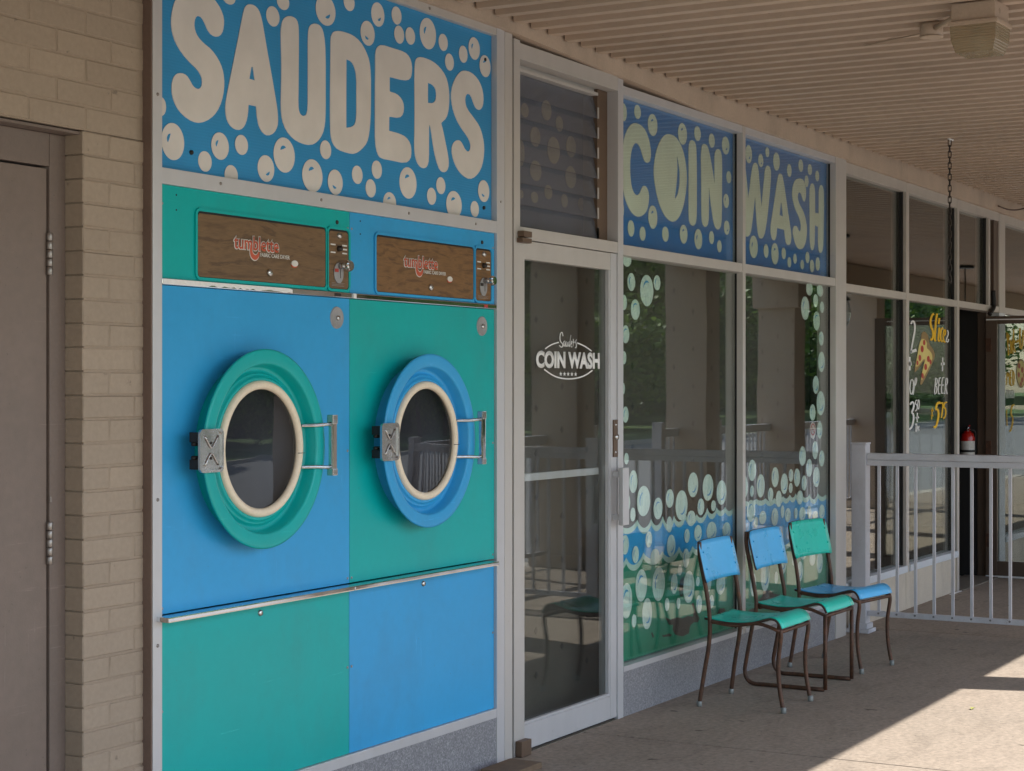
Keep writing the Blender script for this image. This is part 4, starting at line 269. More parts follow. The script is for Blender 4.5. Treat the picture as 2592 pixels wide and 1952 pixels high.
BLUE = (52, 158, 212); GREEN = (0, 168, 164)
mt = dict(
    brick=brick_paint(), mortar=M('painted_mortar', (152, 135, 117), .7, var=.12, bump=.3),
    steel_door=M('brown_door_paint', (122, 106, 96), .46, var=.07, scale=2, bump=.12, bscale=180, grime=.3, scratch=.6, dent=.08),
    door_frame=M('brown_frame_paint', (116, 101, 92), .5, var=.08, bump=.12, bscale=180, grime=.35, scratch=.4),
    hinge=M('dull_hinge_steel', (150, 142, 136), .38, .8, var=.1),
    alum=alum('aluminium_frame', (200, 198, 199)), alum_warm=alum('aluminium_frame_weathered', (196, 190, 184), .5),
    side=M('brown_post_side', (120, 100, 90), .5, .2),
    header=M('beige_header_paint', (190, 169, 149), .55, var=.10, bump=.2, bscale=30, grime=.3),
    deck=M('cream_deck_paint', (188, 166, 145), .5, var=.09, fine=.04, scale=1.2, grime=.12, scl=(1, .5, 1), dent=.10),
    sign_blue=fluted('sign_blue_sheet', (44, 140, 194)), sign_cream=vinyl('sign_cream_vinyl', (212, 205, 198)),
    win_blue=fluted('window_sign_blue_sheet', (0, 116, 190)), win_cream=vinyl('window_sign_cream', (214, 222, 204)),
    bubble=vinyl('bubble_vinyl', (212, 230, 218), 1.), wave_blue=vinyl('wave_blue_vinyl', (34, 158, 216)),
    wave_green=vinyl('wave_green_vinyl', (0, 132, 100)), wave_cream=vinyl('wave_cream_vinyl', (186, 214, 200)),
    glint=vinyl('glint_blue_vinyl', (56, 150, 204)),
    bare=M('bare_glass_patch', (62, 54, 46), .6, var=.2, scale=20),
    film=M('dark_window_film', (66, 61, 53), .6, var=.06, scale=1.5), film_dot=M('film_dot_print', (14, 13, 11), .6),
    glass=glass('window_glass'), glass_dark=glass('shop_glass', (.75, .77, .75), .09), porthole=glass('porthole_glass', (.72, .74, .78), .055),
    blue=M('blue_enamel', BLUE, .34, var=.05, scale=2, fine=.02, spec=.38, grime=.14, scratch=.5, dent=.10, bump=.04, bscale=220), green=M('green_enamel', GREEN, .34, var=.05, scale=2, fine=.02, spec=.38, grime=.14, scratch=.5, dent=.10, bump=.04, bscale=220),
    chair_blue=M('blue_laminate', (78, 180, 234), .3, var=.06, scale=9, fine=.03, grime=.25, scratch=.8, dent=.05), chair_green=M('green_laminate', (30, 200, 176), .3, var=.06, scale=9, fine=.03, grime=.25, scratch=.8, dent=.05),
    ply=M('dark_ply_edge', (66, 46, 36), .6), rust=rust(), ferrule=M('grey_ferrule', (128, 130, 126), .4, .3),
    chrome=M('chrome', (214, 214, 216), .1, 1., var=.06, scale=12), chrome_dull=M('cast_chrome', (196, 194, 192), .24, .95, var=.12, scale=20, bump=.10, bscale=60),
    cream_rubber=M('cream_gasket', (232, 214, 188), .45, var=.05), black=M('black_rubber', (22, 21, 20), .6), drum=M('dark_drum', (50, 52, 58), .6),
    wood=woodgrain('walnut_laminate_dull', (92, 69, 47), (122, 94, 64)), wood2=woodgrain('walnut_laminate', (94, 66, 40), (132, 96, 58)),
    red=vinyl('logo_orange_red', (196, 88, 58)), white=vinyl('white_print', (214, 210, 202)), offwhite=M('white_enamel', (222, 218, 212), .4),
    disc=M('grey_disc', (150, 148, 148), .5), slot=M('dark_slot', (34, 24, 18), .5), bright=M('bright_white', (232, 230, 226), .5, var=.03),
    granite=granite(), concrete=concrete(),
    rail=M('white_rail_coating', (196, 194, 198), .42, var=.07, scale=9, bump=.10, bscale=80, grime=.35, gcol=(.16, .10, .06)), railbolt=M('rail_bolt', (120, 118, 116), .4, .5),
    bulk=M('beige_stucco', (198, 186, 168), .75, grime=.3, var=.06, bump=.35, bscale=160), sillpaint=M('pale_sill_paint', (206, 210, 214), .45, var=.06),
    nframe=alum('shop_frame_aluminium', (195, 187, 178), .5), brownframe=M('brown_door_metal', (96, 80, 68), .45, .2),
    dark=M('dark_interior', (30, 27, 25), .8), gold=vinyl('gold_brush_paint', (238, 186, 18)), crust=vinyl('crust_print', (150, 122, 76)),
    cheese=vinyl('cheese_print', (222, 204, 124)), pepperoni=vinyl('pepperoni_print', (176, 50, 36)),
    extred=M('extinguisher_red', (170, 24, 16), .3, coat=.4), label=M('white_label', (196, 192, 186), .5, var=.15, scale=30),
    louvre_back=M('grey_blue_back', (120, 128, 142), .6), louvre_bubble=vinyl('louvre_bubble_cream', (236, 214, 172)), lens=prism_lens(), fixture=M('cream_fixture_paint', (186, 164, 141), .45, var=.08, grime=.3), chain=M('dark_chain', (70, 62, 56), .5, .5),
    asphalt=M('asphalt', (126, 125, 124), .9, var=.12, scale=.6, fine=.12, bump=.4, bscale=90), kerb=M('kerb_concrete', (176, 168, 156), .85, var=.1, bump=.3),
    lawn=M('lawn_grass', (78, 104, 44), .9, var=.3, scale=1.2, fine=.3), soil=M('mulch', (70, 58, 48), .95, var=.3, scale=6),
    column=M('beige_column_stucco', (178, 158, 137), .8, var=.05, bump=.3, bscale=120), fascia=M('fascia_paint', (200, 184, 164), .6),
    bark=M('bark', (84, 68, 54), .9, var=.25, scale=8), leaf=foliage('tree_leaf', (66, 108, 32), (128, 160, 56)), leaf2=foliage('tree_leaf_dark', (46, 82, 32), (96, 130, 50)),
    fence=M('fence_boards', (112, 98, 84), .8, var=.15, scale=4), louvre=None, lantern=M('lantern_black', (24, 22, 20), .45, .3),
    wire=M('cream_wire', (168, 148, 126), .5), wedge=M('weathered_wood_block', (112, 92, 72), .85, var=.25, scale=25, bump=.4),
    block=M('brown_pivot_paint', (98, 78, 62), .55, var=.1), threshold=M('worn_threshold', (120, 112, 100), .7, .2, var=.2, scale=12),
    ticket_red=vinyl('sticker_red', (176, 58, 50)), ticket=vinyl('sticker_white', (206, 200, 196)), leafbit=M('dry_leaf', (128, 128, 58), .7),
)
def frosted():
    t = NT('grey_louvre_glass'); t.t.nodes.remove(t.b)
    tr = t.n('BsdfTransparent'); tr.inputs[0].default_value = (.78, .79, .82, 1)
    df = t.n('BsdfDiffuse'); df.inputs[0].default_value = (*lin((148, 151, 160)), 1)
    gl = t.n('BsdfGlossy'); gl.inputs['Roughness'].default_value = .12
    m1 = t.n('MixShader'); t.l(t.ramp(t.noise(t.pos((1, 1, .4)), 8, 5), [(.3, g(.22)), (.7, g(.30))]), m1.inputs[0]); t.l(tr.outputs[0], m1.inputs[1]); t.l(df.outputs[0], m1.inputs[2])
    lw = t.n('LayerWeight'); lw.inputs['Blend'].default_value = .5
    pw = t.n('Math', operation='POWER'); t.l(lw.outputs['Facing'], pw.inputs[0]); pw.inputs[1].default_value = 4
    ma = t.n('Math', operation='MULTIPLY_ADD'); t.l(pw.outputs[0], ma.inputs[0]); ma.inputs[1].default_value = .6; ma.inputs[2].default_value = .02
    m2 = t.n('MixShader'); t.l(ma.outputs[0], m2.inputs[0]); t.l(m1.outputs[0], m2.inputs[1]); t.l(gl.outputs[0], m2.inputs[2])
    t.l(m2.outputs[0], t.out.inputs[0]); return t.m
mt['louvre'] = frosted()

# ------------------------------------------------------------------ mesh helpers (all coordinates are world metres)
ORG = {}
def thing(name, label, cat, loc, group=None):
    o = bpy.data.objects.new(name, None); o.empty_display_size = .1; C.objects.link(o)
    o.location = loc; o['label'] = label; o['category'] = cat; ORG[o.name] = Vector(loc)
    if group: o['group'] = group
    return o
def root_of(p):
    while p.parent: p = p.parent
    return p
def obj(name, bm, mat, parent=None, smooth=False, kind=None, label=None):
    me = bpy.data.meshes.new(name)
    if parent is not None:
        r = root_of(parent); bmesh.ops.translate(bm, verts=bm.verts, vec=-ORG.get(r.name, Vector((0, 0, 0))))
    bm.to_mesh(me); bm.free()
    if smooth:
        for p in me.polygons: p.use_smooth = True
    me.materials.append(mt[mat] if isinstance(mat, str) else mat)
    o = bpy.data.objects.new(name, me); C.objects.link(o)
    if parent is not None: o.parent = parent
    if kind: o['kind'] = kind
    if label: o['label'] = label
    return o
def tag(o, label, cat, group=None):
    o['label'] = label; o['category'] = cat
    if group: o['group'] = group
    return o
def B(): return bmesh.new()
def box(bm, x0, x1, y0, y1, z0, z1, bev=0.):
    v = [bm.verts.new(p) for p in ((x0, y0, z0), (x1, y0, z0), (x1, y1, z0), (x0, y1, z0), (x0, y0, z1), (x1, y0, z1), (x1, y1, z1), (x0, y1, z1))]
    fs = [bm.faces.new([v[i] for i in f]) for f in ((0, 1, 5, 4), (1, 2, 6, 5), (2, 3, 7, 6), (3, 0, 4, 7), (4, 5, 6, 7), (3, 2, 1, 0))]
    if bev:
        es = {e for f in fs for e in f.edges}
        bmesh.ops.bevel(bm, geom=list(es), offset=bev, segments=2, profile=.7, affect='EDGES')
    return bm
def bx(*a, bev=0.): return box(B(), *a, bev=bev)
def tess(bm, loops, y):
    """flat front face in the plane Y=y, with holes"""
    pts = [p for L in loops for p in L]
    tris = tessellate_polygon([[Vector((p[0], p[1], 0)) for p in L] for L in loops])
    vs = [bm.verts.new((p[0], y, p[1])) for p in pts]
    for t in tris:
        a, b, c = (pts[i] for i in t)
        ar = (b[0] - a[0]) * (c[1] - a[1]) - (c[0] - a[0]) * (b[1] - a[1])
        if abs(ar) < 1e-12: continue
        t = t if ar > 0 else t[::-1]
        try: bm.faces.new([vs[i] for i in t])
        except ValueError: pass
    return vs
def plate(outer, hole, y, th=.0015, bm=None):
    """thin sheet of traced outline: front at y, thickness th towards the wall"""
    bm = bm or B(); loops = [outer] + ([hole] if hole else [])
    vs = tess(bm, loops, y); k = 0
    for L in loops:
        n = len(L); fr = vs[k:k + n]; k += n
        bk = [bm.verts.new((v.co.x, y + th, v.co.z)) for v in fr]
        for i in range(n):
            j = (i + 1) % n
            try: bm.faces.new((fr[i], bk[i], bk[j], fr[j]))
            except ValueError: pass
    return bm
def ribbon_bm(strokes, y, th=.001):
    bm = B()
    for i, (L, Rr) in enumerate(strokes):
        yy = y - .00012 * (i % 5)
        a = [bm.verts.new((p[0], yy, p[1])) for p in L]; b = [bm.verts.new((p[0], yy, p[1])) for p in Rr]
        a2 = [bm.verts.new((p[0], yy + th, p[1])) for p in L]; b2 = [bm.verts.new((p[0], yy + th, p[1])) for p in Rr]
        for k in range(len(a) - 1):
            for q in ((a[k], a[k + 1], b[k + 1], b[k]), (a[k], a2[k], a2[k + 1], a[k + 1]), (b[k], b[k + 1], b2[k + 1], b2[k])):
                bm.faces.new(q)
    bmesh.ops.recalc_face_normals(bm, faces=bm.faces); return bm
def tube(bm, pts, r, n=10, caps=True):
    pts = [Vector(p) for p in pts]; rings = []
    up = None
    for i, p in enumerate(pts):
        d = (pts[min(i + 1, len(pts) - 1)] - pts[max(i - 1, 0)]).normalized()
        if up is None: up = d.orthogonal().normalized()
        up = (up - d * up.dot(d)).normalized(); s = d.cross(up)
        rr = r[i] if isinstance(r, (list, tuple)) else r
        rings.append([bm.verts.new(p + (up * math.cos(a) + s * math.sin(a)) * rr) for a in (2 * math.pi * k / n for k in range(n))])
    for a, b in zip(rings, rings[1:]):
        for k in range(n): bm.faces.new((a[k], a[(k + 1) % n], b[(k + 1) % n], b[k]))
    if caps:
        bm.faces.new(rings[0][::-1]); bm.faces.new(rings[-1])
    return bm
def curve(pts, n=6):
    """Catmull-Rom through 3D points"""
    P = [Vector(p) for p in pts]; P = [P[0] * 2 - P[1]] + P + [P[-1] * 2 - P[-2]]; out = []
    for i in range(1, len(P) - 2):
        for k in range(n):
            t = k / n; a, b, c, d = P[i - 1:i + 3]
            out.append(.5 * ((2 * b) + (c - a) * t + (2 * a - 5 * b + 4 * c - d) * t * t + (3 * b - a - 3 * c + d) * t ** 3))
    out.append(P[-2]); return out
def lathe_y(bm, cx, cz, prof, n=64):
    """turn a profile of (radius, y) round an axis parallel to Y"""
    rings = [[bm.verts.new((cx + r * math.cos(2 * math.pi * k / n), y, cz + r * math.sin(2 * math.pi * k / n))) for k in range(n)] for r, y in prof]
    for a, b in zip(rings, rings[1:]):
        for k in range(n): bm.faces.new((a[k], a[(k + 1) % n], b[(k + 1) % n], b[k]))
    return bm
def lathe_z(bm, cx, cy, prof, n=24):
    rings = [[bm.verts.new((cx + r * math.cos(2 * math.pi * k / n), cy + r * math.sin(2 * math.pi * k / n), z)) for k in range(n)] for r, z in prof]
    for a, b in zip(rings, rings[1:]):
        for k in range(n): bm.faces.new((a[k], a[(k + 1) % n], b[(k + 1) % n], b[k]))
    bm.faces.new(rings[0][::-1]); bm.faces.new(rings[-1]); return bm
def ngon_loop(cx, cz, rx, rz, n=28): return [(cx + rx * math.cos(2 * math.pi * k / n), cz + rz * math.sin(2 * math.pi * k / n)) for k in range(n)]
def rrect(x0, x1, z0, z1, r, n=4):
    P = []
    for cx, cz, a in ((x1 - r, z1 - r, 0), (x0 + r, z1 - r, 90), (x0 + r, z0 + r, 180), (x1 - r, z0 + r, 270)):
        P += [(cx + r * math.cos(R(a + 90 * k / n)), cz + r * math.sin(R(a + 90 * k / n))) for k in range(n + 1)]
    return P
def text_mesh(s, x0, x1, z0, z1, y, th=.0008, offset=0., shear=0.):
    """lettering fitted into the box x0..x1, z0..z1 on the plane Y=y"""
    cu = bpy.data.curves.new('lettering', 'FONT'); cu.body = s; cu.offset = offset; cu.shear = shear; cu.resolution_u = 4
    o = bpy.data.objects.new('lettering', cu); C.objects.link(o)
    bpy.context.view_layer.update()
    me = bpy.data.meshes.new_from_object(o.evaluated_get(bpy.context.evaluated_depsgraph_get()))
    bpy.data.objects.remove(o); bpy.data.curves.remove(cu)
    bm = B(); bm.from_mesh(me); bpy.data.meshes.remove(me)
    xs = [v.co.x for v in bm.verts]; ys = [v.co.y for v in bm.verts]
    sx = (x1 - x0) / (max(xs) - min(xs)); sz = (z1 - z0) / (max(ys) - min(ys)); mx, mz = min(xs), min(ys)
    for v in bm.verts: v.co = Vector((x0 + (v.co.x - mx) * sx, y, z0 + (v.co.y - mz) * sz))
    r = bmesh.ops.extrude_face_region(bm, geom=bm.faces[:])
    bmesh.ops.translate(bm, verts=[e for e in r['geom'] if isinstance(e, bmesh.types.BMVert)], vec=(0, th, 0))
    bmesh.ops.recalc_face_normals(bm, faces=bm.faces); return bm
DISC = {}
def disc_mesh(mat):
    if mat not in DISC:
        bm = plate(ngon_loop(0, 0, 1, 1, 32), None, 0, 1.); me = bpy.data.meshes.new('bubble'); bm.to_mesh(me); bm.free()
        me.materials.append(mt[mat]); DISC[mat] = me
    return DISC[mat]
def bubbles(parent, lst, y, mat, gmat, nested=True):
    """each bubble a shared disc scaled to its size, its glint an arc of its own"""
    org = ORG[root_of(parent).name]
    for i, (cx, cz, rx, rz, h) in enumerate(lst):
        o = bpy.data.objects.new('bubble', disc_mesh(mat)); C.objects.link(o); o.parent = parent
        yy = y - .00025 * (i % 6)
        o.location = Vector((cx, yy, cz)) - org; o.scale = (rx, .0012, rz)
        if h:
            key = ('glint', h, gmat)
            if key not in DISC:
                a0 = {1: 120, 2: 75, 3: 265, 4: 215}[h]; L = []; Rr = []; q0 = 18 if gmat == 'glint' else 0; rr = .58 if q0 else .45
                for k in range(9):
                    a = R(a0 - q0 + (70 + 2 * q0) * k / 8); w = .015 + (.055 if q0 else .085) * math.sin(math.pi * k / 8)
                    L.append(((rr - w) * math.cos(a), (rr - w) * math.sin(a))); Rr.append(((rr + w) * math.cos(a), (rr + w) * math.sin(a)))
                bm = ribbon_bm([(L, Rr)], 0, .5); me = bpy.data.meshes.new('glint'); bm.to_mesh(me); bm.free(); me.materials.append(mt[gmat]); DISC[key] = me
            gl = bpy.data.objects.new('glint', DISC[key]); C.objects.link(gl)
            if nested:
                gl.parent = o; gl.location = (0, -.6, 0)
            else:
                gl.parent = parent; gl.location = Vector((cx, yy - .0008, cz)) - org; gl.scale = (rx, .0012, rz)

# ================================================================== the setting
def struct(name, bm, mat, parent=None, kind='structure'):
    return obj(name, bm, mat, parent, kind=kind if parent is None else None)
lot = B(); box(lot, -60, 120, -18.7, -3.95, -.6, -.15); struct('parking_lot', lot, 'asphalt')
wk = struct('sidewalk', bx(-6, 32, -3.72, 5.5, -.6, -.02), 'kerb'); ORG[wk.name] = Vector((0, 0, 0))
sx = -4.8
while sx < 30:
    obj('slab', bx(sx + .004, sx + 3.996, -3.716, 2.0, -.05, 0, bev=.006), 'concrete', wk); sx += 4
struct('kerb', bx(-6, 32, -3.95, -3.722, -.6, -.004, bev=.015), 'kerb')
struct('far_kerb', bx(-60, 120, -18.95, -18.702, -.6, -.02, bev=.02), 'kerb')
bmL = B(); bmesh.ops.create_grid(bmL, x_segments=60, y_segments=20, size=1)
for v in bmL.verts:
    v.co = Vector((30 + v.co.x * 90, -35 + v.co.y * 16.04, 0)); v.co.z = -.03 + .25 * math.sin(v.co.x * .13) * math.sin(v.co.y * .3) * min(1, (-19 - v.co.y) / 3) + max(0, (-22 - v.co.y)) * .03
struct('lawn', bmL, 'lawn')
struct('far_ground', bx(-250, 350, -300, -51, -.8, .3), 'lawn')

# canopy roof over the pavement
ca = thing('canopy', 'cream painted corrugated metal canopy roof above the sidewalk', 'canopy', (8, -1.8, 3.05))
per, zb, zt = .1524, 3.056, 3.130
def deck_sheet(x0, n=5):
    bm = B(); prof = []
    for k in range(n):
        o = x0 + k * per
        prof += [(o, zt), (o + .082, zt), (o + .092, zb), (o + .1424, zb), (o + .1524, zt)] if k == n - 1 else [(o, zt), (o + .082, zt), (o + .092, zb), (o + .1424, zb)]
    prof[0] = (prof[0][0] - .012, zt + .004)
    a = [bm.verts.new((x, -.034, z)) for x, z in prof]; b = [bm.verts.new((x, -3.60, z)) for x, z in prof]
    for i in range(len(prof) - 1): bm.faces.new((a[i], b[i], b[i + 1], a[i + 1]))
    bmesh.ops.recalc_face_normals(bm, faces=bm.faces); return bm
first = obj('deck_sheet', deck_sheet(-3.04), 'deck', ca)
for k in range(1, 72):
    o = first.copy(); C.objects.link(o); o.location.x = k * per * 5; o.location.z = random.uniform(-.0015, .0015); o.rotation_euler.x = random.uniform(-.0004, .0004)
obj('light_block_slab', bx(-6, 52, -3.62, .6, 3.145, 3.34), 'fascia', ca)  # unseen slab added over the deck to stop light leaking through
obj('fascia', bx(-6, 52, -3.68, -3.622, 2.80, 3.38), 'fascia', ca)
obj('edge_beam', bx(-6, 52, -3.618, -3.30, 2.80, 3.05), 'column', ca)
# painted trim strip between the frames and the deck
hb = B()
zB = lambda x: 3.022 if x < 6.4 else (2.958 if x > 8.6 else 3.022 - .064 * (x - 6.4) / 2.2)
xs = [4.26, 6.4, 7.0, 7.6, 8.1, 8.6, 9.6, 10.80]
for i in range(len(xs) - 1):
    x0, x1 = xs[i], xs[i + 1]
    v = [hb.verts.new(p) for p in ((x0, -.022, zB(x0)), (x1, -.022, zB(x1)), (x1, .06, zB(x1)), (x0, .06, zB(x0)), (x0, -.022, 3.12), (x1, -.022, 3.12), (x1, .06, 3.12), (x0, .06, 3.12))]
    for f in ((0, 1, 5, 4), (2, 3, 7, 6), (3, 2, 1, 0)) + (((0, 4, 7, 3),) if i == 0 else ()) + (((1, 2, 6, 5),) if i == len(xs) - 2 else ()): hb.faces.new([v[k] for k in f])
obj('trim_strip', hb, 'header', ca)
obj('trim_strip', bx(10.803, 13.2, .02, .10, 2.966, 3.12), 'header', ca)
obj('trim_strip', bx(13.206, 24, .018, .10, 2.966, 3.12), 'header', ca)
for i, x in enumerate((9.926, 13.60, 16.47, 18.95, 22.2)):
    t = thing('canopy_column', ['square beige stucco column beside the end of the white railing', 'square beige stucco column between the two railing sections', 'square beige stucco column behind the short railing section', 'square beige stucco column beyond the hanging lantern', 'square beige stucco column at the far end of the railings'][i], 'column', (x + .165, -3.46, 0), 'columns along the canopy edge')
    obj('shaft', bx(x, x + .33, -3.70, -3.26, .0, 2.799, bev=.012), 'column', t)
    if i == 3: obj('capital', bx(x - .06, x + .39, -3.74, -3.20, 2.42, 2.797, bev=.01), 'column', t)
    obj('base', bx(x - .03, x + .36, -3.715, -3.23, .001, .12, bev=.01), 'column', t)

# building mass behind the fronts
struct('wall_above', bx(-6, 32, .10, .9, 2.99, 3.10), 'dark')
shell = struct('interior_shell', bx(10.72, 10.76, .16, 5, 0, 2.99), 'dark'); ORG[shell.name] = Vector((0, 0, 0))
obj('back_wall', bx(4.3, 24, 5.0, 5.1, 0, 2.99), 'dark', shell)
obj('interior_ceiling', bx(4.3, 24.1, .902, 5.1, 2.992, 3.09), 'dark', shell)
obj('end_wall', bx(4.3, 4.36, .13, 4.99, 0, 2.99), 'dark', shell)
obj('inner_floor', bx(4.37, 10.71, 2.01, 4.99, -.04, 0), 'dark', shell)
obj('side_wall', bx(24, 24.1, .14, 5.1, 0, 2.99), 'dark', shell)
obj('interior_floor', bx(10.76, 24, 2.01, 5.0, -.04, 0), 'dark', shell)
obj('partition', bx(14.67, 14.74, .205, 2.4, 0, 2.99), 'dark', shell)

# ================================================================== brick wall and steel door
bw_ = thing('brick_wall', 'beige painted brick wall around the brown steel door', 'wall', (3.9, .08, 0))
obj('mortar', box(bx(4.024, 4.286, .0374, .125, 0, 2.304), 2.9, 4.286, .0374, .125, 2.306, 3.10), 'mortar', bw_)
obj('lintel', bx(2.9, 4.02, .046, .13, 2.2935, 2.3015), 'door_frame', bw_)
BR = {}
def brick(x0, x1, z0):
    key = round(x1 - x0, 3), random.randrange(3)
    if key not in BR:
        w = key[0]; h = .0711 - .0055; d = .085; b = .003
        bm = B(); ch = [random.uniform(-.0012, .0012) for _ in range(4)]
        fr = [(b, 0 + ch[0], b), (w - b, ch[1], b), (w - b, ch[2], h - b), (b, ch[3], h - b)]
        mid = [(0, b, 0), (w, b, 0), (w, b, h), (0, b, h)]; bk = [(0, d, 0), (w, d, 0), (w, d, h), (0, d, h)]
        V = [[bm.verts.new(p) for p in q] for q in (fr, mid, bk)]
        bm.faces.new(V[0])
        for a, c in zip(V, V[1:]):
            for k in range(4): bm.faces.new((a[k], c[k], c[(k + 1) % 4], a[(k + 1) % 4]))
        bmesh.ops.recalc_face_normals(bm, faces=bm.faces)
        me = bpy.data.meshes.new('brick'); bm.to_mesh(me); bm.free(); me.materials.append(mt['brick']); BR[key] = me
    o = bpy.data.objects.new('brick', BR[key]); C.objects.link(o); o.parent = bw_
    o.location = Vector((x0, .035 + random.uniform(-.0012, .0012), z0)) - ORG[bw_.name]
    o.rotation_euler = (random.uniform(-.004, .004), random.uniform(-.004, .004), 0)
cz = 2.303; ch_ = .0711; J = .0055
k = 0
z = cz
while z < 3.05:                                    # courses above the door
    joints = [3.564, 3.796, 4.030, 4.262] if k % 2 == 0 else [3.676, 3.908, 4.139]
    xs = [3.2] + joints + [4.288 + J]
    for a, b in zip(xs, xs[1:]):
        if b - a > .035: brick(a + J / 2, min(b - J / 2, 4.287), z + J)
    z += ch_; k += 1
z = cz - ch_; k = 0
while z > -.03:                                    # the pier beside the door
    js = [4.019 - J / 2, 4.132, 4.288 + J] if k % 2 == 0 else [4.019 - J / 2, 4.243, 4.288 + J]
    for a, b in zip(js, js[1:]): brick(a + J / 2, min(b - J / 2, 4.287), max(z, 0) + J)
    z -= ch_; k += 1

sd_ = thing('steel_door', 'plain brown steel door with frame set into the brick wall', 'door', (3.5, .12, 0))
fr = B(); box(fr, 3.953, 4.0185, .104, .17, 0, 2.2925, bev=.002); box(fr, 2.9, 3.951, .104, .17, 2.196, 2.2925, bev=.002)
obj('door_frame', fr, 'door_frame', sd_)
obj('door_leaf', bx(3.0, 3.9465, .110, .155, .012, 2.189, bev=.002), 'steel_door', sd_)
obj('door_stop', bx(3.94, 3.96, .158, .175, 0, 2.2), 'black', sd_)
for z0 in (1.876, 1.027, .20):
    h = B(); n = 5
    for i in range(n): lathe_z(h, 3.951, .102, [(.0088, z0 + .125 * i / n + .001), (.0095, z0 + .125 * i / n + .002), (.0095, z0 + .125 * (i + 1) / n - .002), (.0088, z0 + .125 * (i + 1) / n - .001)], 14)
    obj('hinge', h, 'hinge', sd_, True)
obj('keeper', bx(3.949, 3.956, .098, .104, 1.21, 1.225), 'hinge', sd_)

# ================================================================== laundromat shop front
sf = thing('storefront_frame', 'silver aluminium shop front frame around the dryers, door and bubble windows', 'shop front', (7.4, .05, 0))
A_ = 'alum'
obj('post', bx(4.2895, 4.333, 0, .10, 0, 3.02, bev=.002), A_, sf)
obj('post_cover', bx(4.284, 4.289, .003, .06, 0, 3.02), 'side', sf)
obj('rail', bx(4.3335, 6.4205, .001, .10, 2.178, 2.228, bev=.002), A_, sf)
tr_ = B()
box(tr_, 4.3335, 6.4205, .002, .10, 2.99, 3.0215, bev=.002); obj('rail', tr_, 'alum_warm', sf)
obj('rail', bx(4.3335, 6.4205, .001, .10, .190, .2275, bev=.002), A_, sf)
obj('plinth', bx(4.334, 5.38, .004, .10, 0, .1895), 'granite', sf)
obj('plinth', bx(5.382, 6.42, .0045, .10, 0, .1895), 'granite', sf)
obj('post', bx(6.421, 6.484, 0, .10, 0, 3.0215, bev=.002), A_, sf)
obj('post', bx(6.4845, 6.547, -.002, .10, 0, 3.0175, bev=.003), 'alum_warm', sf)
obj('joint_strip', bx(6.5475, 6.562, .02, .10, 0, 3.01), 'black', sf)
obj('door_jamb', bx(6.5625, 6.6155, -.001, .10, 0, 3.003, bev=.002), 'alum_warm', sf)
obj('door_jamb', bx(7.556, 7.612, -.001, .10, 0, 2.985, bev=.002), A_, sf)
obj('rail', bx(6.616, 7.5555, .001, .10, 2.170, 2.2215, bev=.002), 'alum_warm', sf)
obj('rail', bx(6.616, 7.5555, 0, .10, 2.925, 2.992, bev=.002), 'alum_warm', sf)
for a, b in ((7.6125, 9.0955), (9.1365, 10.604)):
    obj('rail', bx(a, b, .001, .10, 2.165, 2.2135, bev=.002), 'alum_warm', sf)
    obj('rail', bx(a, b, .001, .10, 2.918, 2.9575, bev=.002), A_, sf)
    sl = B(); box(sl, a, b, -.004, .008, .2125, .238, bev=.002); box(sl, a, b, .0085, .10, .2125, .236); obj('sill', sl, A_, sf)
obj('mullion', bx(9.096, 9.136, -.001, .10, .2125, 2.9575, bev=.002), 'alum_warm', sf)
obj('post', bx(10.6045, 10.80, -.003, .12, 0, 2.962, bev=.003), 'alum_warm', sf)
obj('plinth', bx(7.6125, 9.11, .003, .10, 0, .212), 'granite', sf)
obj('plinth', bx(9.112, 10.604, .0035, .10, 0, .212), 'granite', sf)
for x, zz in ((4.311, 2.45), (4.311, 1.2), (4.311, .75)): obj('screw', lathe_y(B(), x, zz, [(.0005, -.003), (.005, -.0025), (.006, .001)], 12), 'hinge', sf, True)
for x, zz in ((4.62, 2.205), (5.18, 2.203), (5.75, 2.204), (6.25, 2.203), (5.9, 3.005), (6.452, 2.31)): obj('screw', lathe_y(B(), x, zz, [(.0005, -.002), (.005, -.0015), (.006, .002)], 12), 'hinge', sf, True)
def pane(x0, x1, z0, z1, y, mat): return obj('glass_pane', bx(x0, x1, y, y + .005, z0, z1), mat, sf)
pane(7.613, 9.0955, 2.2135, 2.918, .046, 'glass'); pane(9.1365, 10.604, 2.2135, 2.918, .046, 'glass')
p1 = pane(7.613, 9.0955, .236, 2.165, .046, 'glass'); p2 = pane(9.1365, 10.604, .236, 2.165, .046, 'glass')
for x in (9.092, 10.6):
    for za, zb_ in ((.24, 2.16), (2.216, 2.915)): obj('gasket', bx(x, x + .004, .034, .045, za, zb_), 'black', sf)

